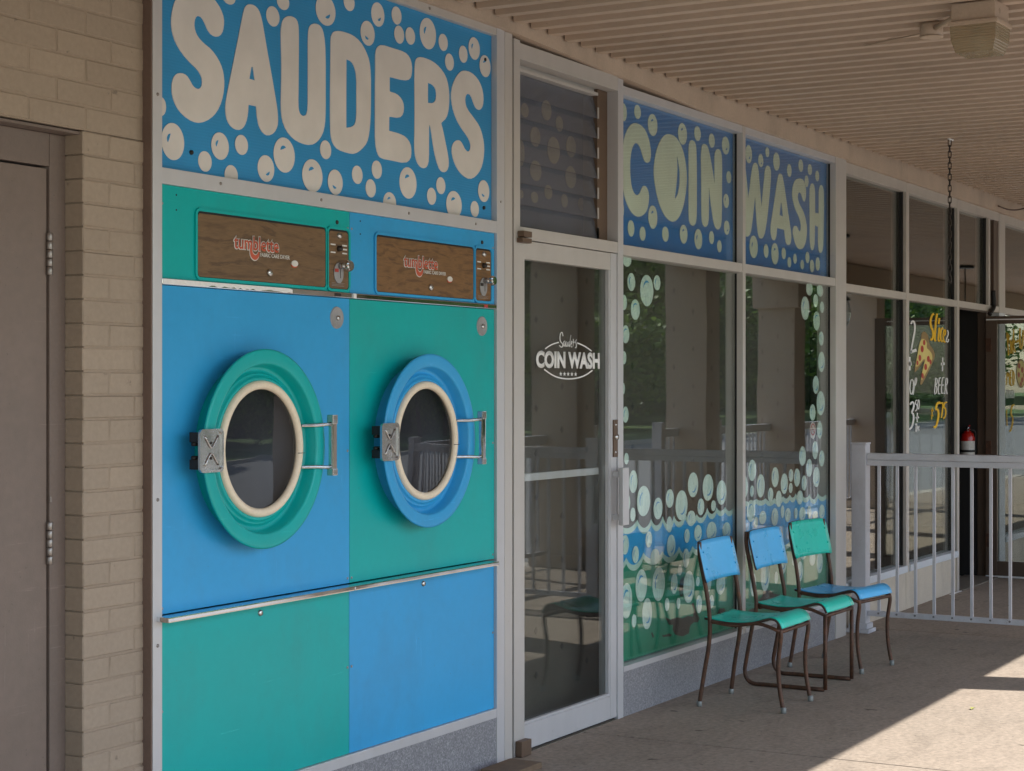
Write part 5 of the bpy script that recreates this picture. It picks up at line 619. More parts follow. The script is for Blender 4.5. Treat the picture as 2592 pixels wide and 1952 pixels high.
def scallop(w, x0, x1):
    """upper edge line of a wave band: peaks joined by round hollows"""
    pk, tr2 = w; pts = []
    pk = sorted(pk); tr2 = sorted(tr2)
    for a, b in zip(pk, pk[1:]):
        m = [t for t in tr2 if a[0] < t[0] < b[0]]
        dz = max(.012, (a[1] + b[1]) / 2 - (m[0][1] + .028 if m else (a[1] + b[1]) / 2 - .02))
        for i in range(8):
            t = i / 8; pts.append((a[0] + (b[0] - a[0]) * t, a[1] + (b[1] - a[1]) * t - dz * math.sin(math.pi * t) ** .75))
    pts.append(pk[-1])
    pts = [(x, z) for x, z in pts if x0 < x < x1]
    return [(x0, pts[0][1])] + pts + [(x1, pts[-1][1])]
def strip_bm(top, bot, y, th=.001):
    bm = B(); a = [bm.verts.new((x, y, z)) for x, z in top]; b = [bm.verts.new((x, y, z)) for x, z in bot]
    for i in range(len(top) - 1): bm.faces.new((b[i], b[i + 1], a[i + 1], a[i]))
    r = bmesh.ops.extrude_face_region(bm, geom=bm.faces[:]); bmesh.ops.translate(bm, verts=[e for e in r['geom'] if isinstance(e, bmesh.types.BMVert)], vec=(0, th, 0))
    bmesh.ops.recalc_face_normals(bm, faces=bm.faces); return bm
for P, W1, W2, x0, x1, bl in ((p1, WAVE1, WAVE1G, 7.614, 9.095, PANE1_BUBBLES), (p2, WAVE2, WAVE2G, 9.137, 10.603, PANE2_BUBBLES)):
    s1 = scallop(W1, x0, x1); s2 = scallop(W2, x0, x1)
    obj('wave', strip_bm(s1, [(x, .24) for x, z in s1], .0585), 'wave_blue', P)
    obj('wave_edge', strip_bm(s1, [(x, z - .028) for x, z in s1], .0575), 'wave_cream', P)
    obj('wave', strip_bm(s2, [(x, .24) for x, z in s2], .0570), 'wave_green', P)
    obj('wave_edge', strip_bm([(x, z + .002) for x, z in s2], [(x, z - .027) for x, z in s2], .0565), 'wave_cream', P)
    bubbles(P, bl, .0555, 'bubble', 'glint', nested=False)
for i, L in enumerate(PATCHES): obj('peeled_patch', plate(L, None, .0536 - .0001 * i, .0008), 'bare', p1 if L[0][0] < 9.1 else p2)
sk = obj('no_smoking_sticker', plate(ngon_loop(*STICKER[:4]), None, .0532, .0008), 'ticket', p2)
cx, cz_, rx, rz = STICKER[:4]
rg = B(); lp = ngon_loop(cx, cz_ + rz * .12, rx * .82, rz * .72); li = ngon_loop(cx, cz_ + rz * .12, rx * .6, rz * .52)
plate(lp, li, .0526, .0004, rg); plate([(cx - rx * .5, cz_ + rz * .5), (cx - rx * .38, cz_ + rz * .58), (cx + rx * .5, cz_ - rz * .28), (cx + rx * .38, cz_ - rz * .36)], None, .0525, .0004, rg)
obj('red_ring', rg, 'ticket_red', p2)
obj('cigarette', plate([(cx - rx * .4, cz_ + rz * .06), (cx + rx * .35, cz_ + rz * .06), (cx + rx * .35, cz_ + rz * .18), (cx - rx * .4, cz_ + rz * .18)], None, .0528, .0003), 'black', p2)

# dark dotted screen just inside the windows and the door
ds = thing('dotted_screen', 'dark screen with a grid of small diamond dots behind the laundromat glass', 'screen', (8.6, .2, 0))
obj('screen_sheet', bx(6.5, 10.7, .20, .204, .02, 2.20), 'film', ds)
dd = B()
for i in range(17):
    for j in range(11):
        x = 6.62 + i * .252; zz = .25 + j * .2 + (.1 if i % 2 else 0)
        if zz < 2.18: plate([(x - .017, zz), (x, zz - .017), (x + .017, zz), (x, zz + .017)], None, .1985, .001, dd)
o = obj('dot_print', dd, 'film_dot', ds, kind='stuff')

# ------------------------------------------------------------------ signs
def sign(name, label, loc, panel, y, letters, blist, bg, fg, glint):
    t = thing(name, label, 'sign', loc)
    obj('panel', bx(*panel[:2], y, y + .006, *panel[2:]), bg, t)
    for outer, hole in letters: obj('letter', plate(outer, hole, y - .0025, .0024), fg, t)
    bubbles(t, blist, y - .0015, fg, glint)
    return t
sg = sign('lettered_sign', 'large blue sign reading SAUDERS in cream rounded letters with bubbles', (5.4, .03, 2.228), (4.335, 6.42, 2.229, 2.9895), .026, SIGN_LETTERS, SIGN_BUBBLES, 'sign_blue', 'sign_cream', 'sign_blue')
for x, zz in ((4.502, 2.294), (6.355, 2.278), (6.363, 2.884)): obj('nail', lathe_y(B(), x, zz, [(.0005, .0195), (.007, .020), (.008, .026)], 10), 'black', sg, True)
sign('lettered_sign', 'blue window sign reading COIN in pale letters with bubbles', (8.3, .06, 2.2135), (7.6135, 9.0945, 2.214, 2.9175), .0575, COIN_LETTERS, COIN_BUBBLES, 'win_blue', 'win_cream', 'win_blue')
sign('lettered_sign', 'blue window sign reading WASH in pale letters with bubbles', (9.9, .06, 2.2135), (9.137, 10.6035, 2.214, 2.9175), .0575, WASH_LETTERS, WASH_BUBBLES, 'win_blue', 'win_cream', 'win_blue')

# ------------------------------------------------------------------ louvre window over the door
lv = thing('louvre_window', 'grey glass louvre window above the entrance door with bubbles behind', 'window', (7.09, .08, 2.22))
obj('head_bar', bx(6.617, 7.44, .045, .10, 2.8895, 2.9035, bev=.002), 'alum_warm', lv)
obj('head_rail', bx(6.617, 7.5, .072, .11, 2.9045, 2.9245), 'alum_warm', lv)
obj('side_channel', bx(7.452, 7.5555, .055, .13, 2.2225, 2.9235, bev=.002), 'block', lv)
zt_ = 2.886
for i in range(8):
    bm = B(); z1 = zt_ - i * .0925; z0 = z1 - .100 if i < 7 else 2.232
    v = [bm.verts.new(p) for p in ((6.618, .052, z0), (7.449, .052, z0), (7.449, .058, z0), (6.618, .058, z0), (6.618, .076, z1), (7.449, .076, z1), (7.449, .082, z1), (6.618, .082, z1))]
    for f in ((0, 1, 5, 4), (1, 2, 6, 5), (2, 3, 7, 6), (3, 0, 4, 7), (4, 5, 6, 7), (3, 2, 1, 0)): bm.faces.new([v[q] for q in f])
    b_ = obj('louvre_blade', bm, 'louvre', lv)
    cl = B(); box(cl, 7.441, 7.451, .046, .051, z0 - .001, z0 + .05); obj('blade_clip', cl, 'alum_warm', b_)
obj('back_panel', bx(6.60, 7.56, .166, .170, 2.215, 2.93), 'louvre_back', lv)
bubbles(lv, LOUVRE_BUBBLES, .163, 'louvre_bubble', 'win_blue')

# ------------------------------------------------------------------ glass entrance door
gd = thing('entrance_door', 'aluminium framed glass door with a white COIN WASH decal', 'door', (7.09, .03, 0))
obj('stile', bx(6.6185, 6.666, .006, .05, .012, 2.166, bev=.002), 'alum_warm', gd)
obj('stile', bx(7.49, 7.5535, .006, .05, .012, 2.166, bev=.002), 'alum', gd)
obj('top_rail', bx(6.6665, 7.4895, .007, .05, 2.088, 2.166, bev=.002), 'alum_warm', gd)
obj('bottom_rail', bx(6.6665, 7.4895, .007, .05, .012, .118, bev=.002), 'alum', gd)
gp = obj('glass_pane', bx(6.667, 7.489, .0285, .034, .1185, 2.0875), 'glass', gd)
obj('glazing_bead', box(bx(7.478, 7.489, .010, .0275, .119, 2.087), 6.667, 7.4775, .010, .0275, .119, .130), 'alum', gd)
obj('push_bar', bx(6.668, 7.4775, .060, .085, 1.142, 1.174, bev=.004), 'alum', gd)
obj('lock_plate', bx(7.512, 7.553, -.001, .0055, 1.222, 1.395, bev=.001), 'block', gd)
obj('lock_cylinder', lathe_y(B(), 7.532, 1.315, [(.0005, -.012), (.013, -.011), (.014, -.001)], 20), 'chrome_dull', gd, True)
for zz in (1.245, 1.372): obj('screw', lathe_y(B(), 7.532, zz, [(.0005, -.004), (.006, -.0035), (.007, -.001)], 12), 'chrome_dull', gd, True)
hd = B(); box(hd, 7.492, 7.556, -.058, -.034, .908, 1.174, bev=.005); box(hd, 7.515, 7.538, -.0335, .006, .93, .955); box(hd, 7.515, 7.538, -.0335, .006, 1.13, 1.155)
obj('pull_handle', hd, 'alum', gd)
obj('kick_rubber', bx(6.62, 7.553, .02, .04, .002, .0115), 'black', gd)
pv = B(); box(pv, 6.585, 6.665, -.03, -.002, 2.152, 2.172, bev=.003); box(pv, 6.59, 6.66, -.034, -.002, 2.176, 2.201, bev=.003); obj('top_pivot', pv, 'block', gd)
obj('bottom_pivot', bx(6.57, 6.655, -.035, -.003, .001, .068, bev=.006), 'block', gd)
# sign writing on the pane
obj('decal_name', text_mesh('COIN WASH', 6.806, 7.420, 1.629, 1.704, .0262, .0006, offset=.048), 'bright', gp)
obj('decal_script', ribbon_bm(LOGO_STROKES[3:], .0262, .0006), 'bright', gp)
for s_ in LOGO_STROKES[:3]: obj('decal_arc', ribbon_bm([s_], .0262, .0006), 'bright', gp)
for cx, cz_ in LOGO_STARS:
    L = [(cx + (.0145 if i % 2 == 0 else .0058) * math.sin(math.pi * i / 5), cz_ + (.0105 if i % 2 == 0 else .0042) * math.cos(math.pi * i / 5)) for i in range(10)]
    obj('decal_star', plate(L, None, .0262, .0006), 'bright', gp)
struct('threshold', bx(6.565, 7.61, .0, .2, -.005, .0025), 'threshold')

# ------------------------------------------------------------------ tumble dryers
def dryer(x0, x1, ca_, cb_, label, wood, dx):
    t = thing('tumble_dryer', label, 'dryer', ((x0 + x1) / 2, .05, 0), 'tumble dryers set into the shop front')
    Y = .012
    x0 += .001; x1 -= .001
    obj('top_panel', bx(x0, x1, Y, Y + .02, 1.886, 2.1775, bev=.0015), ca_, t)
    md = obj('middle_panel', bx(x0, x1, Y + .0005, Y + .02, .842, 1.8645, bev=.0015), cb_, t)
    obj('bottom_panel', bx(x0, x1, Y + .002, Y + .02, .2285, .821, bev=.0015), ca_, t)
    obj('trim_strip', bx(x0, x1, Y - .012, Y + .02, 1.866, 1.8845, bev=.003), 'chrome', t)
    obj('ledge_bar', bx((4.306 if dx == 0 else 5.3205), (5.3195 if dx == 0 else 6.356), -.048, Y + .02, .823, .8395, bev=.004), 'chrome', t)
    # wood-grain service door in its bezel
    wx0, wx1 = 4.516 + dx, 5.214 + dx
    def framed(a, b, c, d, r, name):
        ring = plate(rrect(a - .014, b + .014, c - .014, d + .014, r + .012), rrect(a - .004, b + .004, c - .004, d + .004, r), Y - .006, .0065)
        fr2 = obj(name + '_bezel', ring, ca_, t)
        obj('shadow_gap', plate(rrect(a - .005, b + .005, c - .005, d + .005, r), None, Y - .0012, .001), 'black', t)
        return obj(name, plate(rrect(a - .001, b + .001, c - .002, d - .003, r), None, Y - .0045, .003), wood, t)
    wp = framed(wx0, wx1, 1.902, 2.105, .012, 'service_door')
    cp = framed(5.238 + dx, 5.356 + dx, 1.900, 2.104, .014, 'control_plate')
    yw = Y - .0055
    obj('logo_outline', text_mesh('tumblette', 4.693 + dx, 4.943 + dx, 1.9985, 2.0505, yw - .0004, .0006, offset=.055), 'white', wp)
    obj('logo', text_mesh('tumblette', 4.697 + dx, 4.939 + dx, 2.0015, 2.0475, yw - .0012, .0006, offset=.012), 'red', wp)
    def hook(w):
        pts = [(4.7865, 2.018), (4.787, 1.998), (4.794, 1.984), (4.808, 1.978), (4.822, 1.984), (4.829, 1.9975)]
        P = [Vector((a + dx, 0, b)) for a, b in pts]; P = curve(P, 5); L = []; Rr = []
        for i, p in enumerate(P):
            d = (P[min(i + 1, len(P) - 1)] - P[max(i - 1, 0)]).normalized(); n = Vector((-d.z, 0, d.x)); ww = w * (.45 + .75 * math.sin(math.pi * i / (len(P) - 1)))
            L.append(((p + n * ww).x, (p + n * ww).z)); Rr.append(((p - n * ww).x, (p - n * ww).z))
        return [(L, Rr)]
    obj('hook_outline', ribbon_bm(hook(.0098), yw - .0006, .0005), 'white', wp)
    obj('hook', ribbon_bm(hook(.0070), yw - .0016, .0005), 'red', wp)
    obj('maker_line', text_mesh('FABRIC CARE DRYER', 4.838 + dx, 5.003 + dx, 1.983, 1.9965, yw - .0004, .0005, offset=.018), 'white', wp)
    bt = obj('badge', plate(ngon_loop(5.028 + dx, 1.971, .0185, .0105), None, yw - .004, .004), 'white', wp)
    obj('badge_rim', plate(ngon_loop(5.028 + dx, 1.966, .0175, .0095), None, yw - .0022, .002), 'red', wp)
    lk = obj('panel_lock', lathe_y(B(), 4.886 + dx, 1.932, [(.0005, yw - .009), (.010, yw - .009), (.0125, yw - .006), (.0125, yw)], 20), 'chrome_dull', wp, True)
    # coin slide and selector
    kx = 5.297 + dx
    for zz, xa, xb in ((2.053, -.052, -.022), (2.053, .020, .050), (2.039, .024, .050), (2.025, -.052, -.022), (2.025, .020, .050)):
        obj('print_bar', bx(kx + xa, kx + xb, yw - .0006, yw, zz - .0025, zz + .0025), 'white', cp)
    for xa, xb in ((-.05, -.025), (.018, .05)):
        for zz in (2.071, 2.0665): obj('print_bar', bx(kx + xa, kx + xb, yw - .0005, yw, zz - .0012, zz + .0008), 'wood2', cp)
    obj('selector', lathe_y(B(), kx - .002, 2.040, [(.0005, yw - .014), (.009, yw - .013), (.011, yw)], 16), 'slot', cp, True)
    obj('panel_lock', lathe_y(B(), kx, 2.086, [(.0005, yw - .008), (.009, yw - .008), (.0105, yw)], 16), 'chrome_dull', cp, True)
    obj('coin_plate', plate(ngon_loop(kx - .004, 1.953, .029, .037), None, yw - .003, .003), 'disc', cp)
    obj('coin_slot', bx(kx + .004, kx + .006, yw - .0038, yw - .003, 1.935, 1.968), 'slot', cp)
    obj('price_tag', bx(kx - .03, kx - .008, yw - .0042, yw - .0031, 1.956, 1.968), 'ticket_red' if dx == 0 else 'slot', cp)
    kn = B(); tube(kn, [(kx + .001, yw - .002, 1.978), (kx + .006, yw - .03, 1.978)], .011, 14); obj('coin_spindle', kn, 'chrome_dull', cp, True)
    kb = B(); n = 26; prof = [(.0005, yw - .046), (.016, yw - .046), (.0195, yw - .041), (.0195, yw - .031), (.015, yw - .029)]
    rings = [[kb.verts.new((kx + .012 + r * (1 + (.05 if q % 2 else -.03) * (r > .018)) * math.cos(2 * math.pi * q / n), y, 1.978 + r * (1 + (.05 if q % 2 else -.03) * (r > .018)) * math.sin(2 * math.pi * q / n))) for q in range(n)] for r, y in prof]
    for a, b in zip(rings, rings[1:]):
        for q in range(n): kb.faces.new((a[q], a[(q + 1) % n], b[(q + 1) % n], b[q]))
    obj('coin_knob', kb, 'chrome', cp)
    for zz, sc in ((1.917, .9), (1.912, .8), (1.907, .85)): obj('print_bar', bx(kx - .045, kx - .045 + .09 * sc, yw - .0005, yw, zz - .0006, zz + .0006), 'disc', cp)
    obj('pilot_hole', lathe_y(B(), 5.292 + dx, 2.134, [(.0005, Y - .004), (.006, Y - .004), (.008, Y - .001), (.008, Y + .001)], 14), 'slot', t, True)
    for zz in (2.150, 2.103): obj('drill_hole', lathe_y(B(), 4.414 + dx, zz, [(.0002, Y - .0006), (.0032, Y - .0005), (.0034, Y + .001)], 10), 'black', t)
    for a, b in ((x0 + .012, 2.118), (x1 - .012, 2.118), (x0 + .012, .86), (x1 - .012, .86), (x1 - .012, 1.318), (x0 + .012, .54), (x1 - .012, .54)): obj('rivet', lathe_y(B(), a, b, [(.0003, Y - .0025), (.004, Y - .0015), (.0052, Y + .0008)], 10), 'disc', t, True)
    # round lock cover and lower lock
    obj('lock_cover', lathe_y(B(), 5.290 + dx, 1.794, [(.0005, Y - .003), (.034, Y - .003), (.0355, Y - .0045), (.0385, Y - .004), (.040, Y + .001)], 36), 'disc', t, True)
    obj('lock_core', lathe_y(B(), 5.292 + dx, 1.793, [(.0005, Y - .010), (.008, Y - .010), (.0095, Y - .004)], 14), 'chrome_dull', t, True)
    obj('lower_lock', lathe_y(B(), 4.845 + dx, .792, [(.0005, Y - .006), (.008, Y - .006), (.0105, Y - .003), (.0115, Y + .003)], 16), 'chrome_dull', t, True)
    # porthole
    X, Zc = 4.790 + dx, 1.3435
    rg_ = obj('door_ring', lathe_y(B(), X, Zc, [(.285, Y + .001), (.287, -.030), (.300, -.045), (.322, -.049), (.3295, -.052), (.3295, -.0565), (.326, -.0595), (.318, -.060), (.286, -.060), (.281, -.0585), (.278, -.053), (.274, -.020), (.270, -.0135), (.260, -.0125), (.2535, -.0145), (.2505, -.0225), (.2465, -.0245), (.2405, -.0245), (.238, -.031), (.234, -.0335), (.227, -.034), (.223, -.030), (.221, -.012)], 96), ca_, t, True)
    gk_ = []
    for q in range(15):
        a = 2 * math.pi * q / 14; gk_.append((.2115 + .0148 * math.cos(a), -.034 + .0135 * math.sin(a)))
    obj('gasket', lathe_y(B(), X, Zc, gk_, 80), 'cream_rubber', rg_, True)
    obj('gasket_joint', bx(X + .1965, X + .2265, -.0482, -.040, Zc - .0215, Zc - .0195), 'slot', rg_)
    obj('porthole_glass', lathe_y(B(), X, Zc, [(.0005, -.0335), (.1, -.0332), (.205, -.031)], 64), 'porthole', rg_, True)
    obj('drum', lathe_y(B(), X, Zc, [(.0005, .0105), (.205, .0105), (.2055, -.03)], 64), 'drum', rg_, True)
    # cast hinge cover with its X ribs
    hx0, hx1, hz0, hz1 = 4.421 + dx, 4.538 + dx, 1.279, 1.416
    hg = B(); plate(rrect(hx0, hx1, hz0, hz1, .016), None, -.073, .004, hg); plate(rrect(hx0, hx1, hz0, hz1, .016), rrect(hx0 + .009, hx1 - .009, hz0 + .009, hz1 - .009, .010), -.078, .0052, hg)
    hc = obj('hinge_cover', hg, 'chrome_dull', t)
    hm, hmid = (hx0 + hx1) / 2, (hz0 + hz1) / 2
    for s in (1, -1):
        rb = B(); tube(rb, curve([(hx0 + .026, -.0745, hmid + s * .046), (hm - .008, -.075, hmid + s * .014), (hm, -.075, hmid + s * .010), (hm + .008, -.075, hmid + s * .014), (hx1 - .024, -.0745, hmid + s * .046)], 4), .0032, 8)
        obj('hinge_rib', rb, 'offwhite' if False else 'chrome_dull', hc, True)
        obj('hinge_screw', lathe_y(B(), hm, hmid + s * .024, [(.0004, -.076), (.0045, -.0755), (.005, -.073)], 10), 'slot', hc, True)
    
    for za in (hz0 + .010, hz1 - .042): obj('hinge_bracket', bx(hx0 + .004, hx0 + .05, -.0685, -.030, za, za + .032, bev=.004), 'slot', hc)
    pn = B()
    for s in (1, -1): tube(pn, [(hx0 + .002, -.045, hmid + s * .022), (hx0 + .05, -.045, hmid + s * .022)], .007, 10)
    obj('hinge_pin', pn, 'slot', hc, True)
    # chrome pull handle on two arms
    hh = B(); Xh = 5.124 + dx
    box(hh, Xh - .013, Xh + .015, -.096, -.078, 1.258, 1.432, bev=.005); bar = obj('handle', hh, 'chrome', t)
    for zz, s in ((1.428, 1), (1.262, -1)):
        e = B(); box(e, Xh - .013, Xh + .016, -.098, -.072, zz - .014 + .006 * s, zz + .014 + .010 * s, bev=.003)
        tube(e, [(5.010 + dx, -.037, zz - .012 * s), (5.055 + dx, -.066, zz - .012 * s), (Xh, -.080, zz - .008 * s)], .0062, 10)
        obj('handle_arm', e, 'chrome_dull', bar, False)
    return t
d1 = dryer(4.3335, 5.372, 'green', 'blue', 'built-in tumble dryer with blue middle panel and green porthole ring', 'wood', 0.)
d2 = dryer(5.372, 6.4205, 'blue', 'green', 'built-in tumble dryer with green middle panel and blue porthole ring', 'wood2', 1.0262)
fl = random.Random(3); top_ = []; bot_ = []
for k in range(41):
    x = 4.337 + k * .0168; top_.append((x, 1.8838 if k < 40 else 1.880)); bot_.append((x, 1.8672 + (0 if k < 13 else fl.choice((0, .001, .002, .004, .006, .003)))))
obj('painted_reflection', strip_bm(top_, bot_, -.0012, .0008), 'bright', d1)  # white ragged plate painting in the bright reflection on the chrome strip
obj('strip_label', bx(5.26, 5.30, -.0006, .0, 1.870, 1.881), 'slot', d1)
obj('strip_label', bx(6.315, 6.345, -.0006, .0, 1.870, 1.881), 'ticket_red', d2)
obj('strip_join', bx(5.374, 5.393, -.0042, .0, 1.8665, 1.8835, bev=.001), 'bright', d2)

# ================================================================== chairs
def ry(p, a, c):                                     # turn about the vertical through c
    dx_, dy_ = p[0] - c[0], p[1] - c[1]; return (c[0] + dx_ * math.cos(a) - dy_ * math.sin(a), c[1] + dx_ * math.sin(a) + dy_ * math.cos(a), p[2])
def chair(loc, ang, back, seat, sled, label):
    """local frame: x across, y towards the wall, origin on the floor below the seat centre"""
    t = thing('chair', label, 'chair', (0, 0, 0), 'stacking chairs along the window')
    W = .198
    prof = [(.185, .430), (.12, .421), (.03, .417), (-.06, .424), (-.12, .440), (-.155, .449), (-.185, .445), (-.205, .428), (-.218, .402)]
    pc = curve([(0, y, z) for y, z in prof], 5)
    def sheet(th0, th1, w, dish=.0):
        bm = B(); nx = 8; rows = []
        for s_ in (th1, th0):
            rr = []
            for i, p in enumerate(pc):
                d = (pc[min(i + 1, len(pc) - 1)] - pc[max(i - 1, 0)]).normalized(); n = Vector((0, d.z, -d.y)); n = n if n.z > 0 or abs(n.z) < .2 and n.y < 0 else -n
                if n.z < 0: n = -n
                ww = w * (1 - .10 * max(0, p.y - .05) / .13)
                rr.append([bm.verts.new((ww * (2 * q / nx - 1), p.y + n.y * s_, p.z + n.z * s_ - .006 * (1 - (2 * q / nx - 1) ** 2) * (1 if p.y > -.1 else .2))) for q in range(nx + 1)])
            rows.append(rr)
        T, Bt = rows; m = len(pc)
        for i in range(m - 1):
            for q in range(nx):
                bm.faces.new((T[i][q], T[i + 1][q], T[i + 1][q + 1], T[i][q + 1])); bm.faces.new((Bt[i][q], Bt[i][q + 1], Bt[i + 1][q + 1], Bt[i + 1][q]))
            for q in (0, nx): bm.faces.new((T[i][q], Bt[i][q], Bt[i + 1][q], T[i + 1][q]))
        for i in (0, m - 1):
            for q in range(nx): bm.faces.new((T[i][q], T[i][q + 1], Bt[i][q + 1], Bt[i][q]))
        bmesh.ops.recalc_face_normals(bm, faces=bm.faces); return bm
    st = obj('seat', sheet(-.011, .0, W + .004), 'ply', t, True); obj('seat_laminate', sheet(.0003, .0022, W + .0035), seat, st, True)
    # curved back panel, leaning back
    def backsheet(o0, o1, inset=0):
        bm = B(); nx, nz = 12, 8; rows = []
        for off in (o0, o1):
            rr = []
            for j in range(nz + 1):
                f = j / nz; zz = .606 + inset + (.196 - 2 * inset) * f; r_ = []
                for q in range(nx + 1):
                    u = 2 * q / nx - 1; w = .222 - inset
                    cut = 0
                    if f > .8: cut = .020 * ((f - .8) / .2) ** 2.2
                    if f < .12: cut = .008 * ((.12 - f) / .12) ** 2
                    zc = zz - .006 * abs(u) ** 6
                    r_.append(bm.verts.new((u * (w - cut), .172 + .045 * f - .007 * u * u + .002 + off, zc)))
                rr.append(r_)
            rows.append(rr)
        F, K = rows
        for j in range(nz):
            for q in range(nx):
                bm.faces.new((F[j][q], F[j][q + 1], F[j + 1][q + 1], F[j + 1][q])); bm.faces.new((K[j][q], K[j + 1][q], K[j + 1][q + 1], K[j][q + 1]))
            for q in (0, nx): bm.faces.new((F[j][q], F[j + 1][q], K[j + 1][q], K[j][q]))
        for j in (0, nz):
            for q in range(nx): bm.faces.new((F[j][q], K[j][q], K[j][q + 1], F[j][q + 1]))
        bmesh.ops.recalc_face_normals(bm, faces=bm.faces); return bm
    bk = obj('backrest', backsheet(-.008, .0), 'ply', t, True); obj('backrest_laminate', backsheet(-.0102, -.0082, .0008), back, bk, True)
    rv = B()
    for u in (-1, 1):
        for zz in (.665, .745): lathe_y(rv, u * .186, zz, [(.0004, .151 + .045 * (zz - .606) / .196), (.0048, .152 + .045 * (zz - .606) / .196), (.0055, .165 + .045 * (zz - .606) / .196)], 10)
    obj('rivet', rv, back, bk, True)
    r = .0105
    for s in (-1, 1):
        x = s * W
        if sled:
            pts = [(x, .224, .795), (x, .222, .72), (x, .190, .56), (x * 1.0, .168, .42), (x, .190, .31), (x, .226, .12), (x, .232, .07), (x, .218, .03), (x, .18, .0112), (x, .10, .011), (x, -.20, .011)]
            bm = B(); tube(bm, curve(pts, 6), r, 12); obj('leg', bm, 'rust', t, True)
            bm = B(); tube(bm, [(x, -.206, .011), (x, -.206, .2), (x, -.206, .392)], r, 12); obj('leg', bm, 'rust', t, True)
        else:
            pts = [(x, .205, .795), (x, .200, .71), (x, .168, .56), (x, .150, .42), (x, .155, .30), (x, .176, .18), (x * 1.04, .203, .005)]
            bm = B(); tube(bm, curve(pts, 6), r, 12); lg = obj('leg', bm, 'rust', t, True)
            obj('foot_cap', lathe_z(B(), x * 1.04, .202, [(.0125, .0), (.0135, .004), (.0135, .024), (.011, .027)], 14), 'ferrule', lg, True)
            pts = [(x * .97, -.206, .395), (x * .97, -.210, .36), (x * .95, -.196, .25), (x * .95, -.200, .13), (x * .96, -.222, .004)]
            bm = B(); tube(bm, curve(pts, 6), r, 12); lg = obj('leg', bm, 'rust', t, True)
            obj('foot_cap', lathe_z(B(), x * .96, -.222, [(.0125, .0), (.0135, .004), (.0135, .026), (.011, .029)], 14), 'ferrule', lg, True)
        bm = B(); tube(bm, curve([(x, .155, .415), (x, .03, .402), (x, -.10, .418), (x, -.206, .388)], 5), .0085, 10); obj('side_rail', bm, 'rust', t, True)
    bm = B(); tube(bm, [(-W * .97, -.207, .384), (W * .97, -.207, .384)], .009, 12); obj('front_rail', bm, 'rust', t, True)
    bm = B(); tube(bm, [(-W, .150, .405), (W, .150, .405)], .008, 12); obj('rear_rail', bm, 'rust', t, True)
    t.location = loc; t.rotation_euler.z = ang
    return t
chair((8.262, -.395, 0), R(.5), 'chair_blue', 'chair_green', False, 'four-legged chair with blue back and green seat beside the entrance door')
chair((8.948, -.385, 0), R(-.8), 'chair_blue', 'chair_green', True, 'sled-based chair with blue back and green seat between two others')
chair((9.605, -.372, 0), R(-7.5), 'chair_green', 'chair_blue', False, 'four-legged chair with green back and blue seat by the railing')

# ================================================================== railings
def railing(name, label, p, q, posts, group='white metal railings'):
    """p, q: ends on the floor; posts: fractions where posts stand"""
    p, q = Vector(p), Vector(q); d = (q - p); Ln = d.length; d.normalize(); n = Vector((-d.y, d.x, 0)); a = math.atan2(d.y, d.x)
    t = thing(name, label, 'railing', (0, 0, 0), group)
    def lb(u0, u1, v0, v1, z0, z1, bev=0): return bx(u0, u1, v0, v1, z0, z1, bev=bev)
    for u in posts:
        u *= Ln
        ps = obj('post', lb(u - .046, u + .046, -.046, .046, 0, 1.185, .004), 'rail', t)
        obj('post_cap', lb(u - .049, u + .049, -.049, .049, 1.186, 1.196, .002), 'rail', ps)
        fl = lb(u - .075, u + .075, -.075, .075, .001, .026, .004); box(fl, u - .06, u + .06, -.06, .06, .027, .058, bev=.004); obj('base_flange', fl, 'rail', ps)
    for u0, u1 in zip(posts, posts[1:]):
        u0 = u0 * Ln + .047; u1 = u1 * Ln - .047
        tr2 = lb(u0, u1, -.034, .034, 1.088, 1.130, .008); box(tr2, u0, u1, -.026, .026, 1.052, 1.087, bev=.003); obj('top_rail', tr2, 'rail', t)
        obj('bottom_rail', lb(u0, u1, -.016, .016, .105, .138, .003), 'rail', t)
        nb = max(1, int((u1 - u0) / .117)); f = None; st_ = (u1 - u0 - .10) / max(1, nb - 1) if nb > 1 else 0
        for i in range(nb):
            u = u0 + .072 + i * .1168
            if u > u1 - .03: break
            if f is None:
                f = obj('baluster', lb(-.0085, .0085, -.0085, .0085, .1385, 1.0515), 'rail', t); f.location.x = u
                bo = obj('bolt', lathe_y(B(), 0, .125, [(.0004, -.0205), (.006, -.020), (.007, -.016)], 8), 'railbolt', f); continue
            o = f.copy(); C.objects.link(o); o.location.x = u
            b2 = bo.copy(); C.objects.link(b2); b2.parent = o
    t.location = p; t.rotation_euler.z = a
    return t
railing('railing', 'white metal railing standing out from the wall next to the chairs', (11.0, -.03, 0), (11.0, -3.55, 0), [0, .5, 1])
railing('railing', 'long white metal railing along the sidewalk edge between columns', (11.10, -3.58, 0), (14.5, -3.58, 0), [.014, .5, 1])
railing('railing', 'short white metal railing along the sidewalk edge under the lantern', (16.05, -3.58, 0), (19.49, -3.58, 0), [0, .41, 1])
railing('railing', 'white metal railing along the sidewalk edge past the last lantern', (19.7, -3.58, 0), (23.6, -3.58, 0), [0, .5, 1])

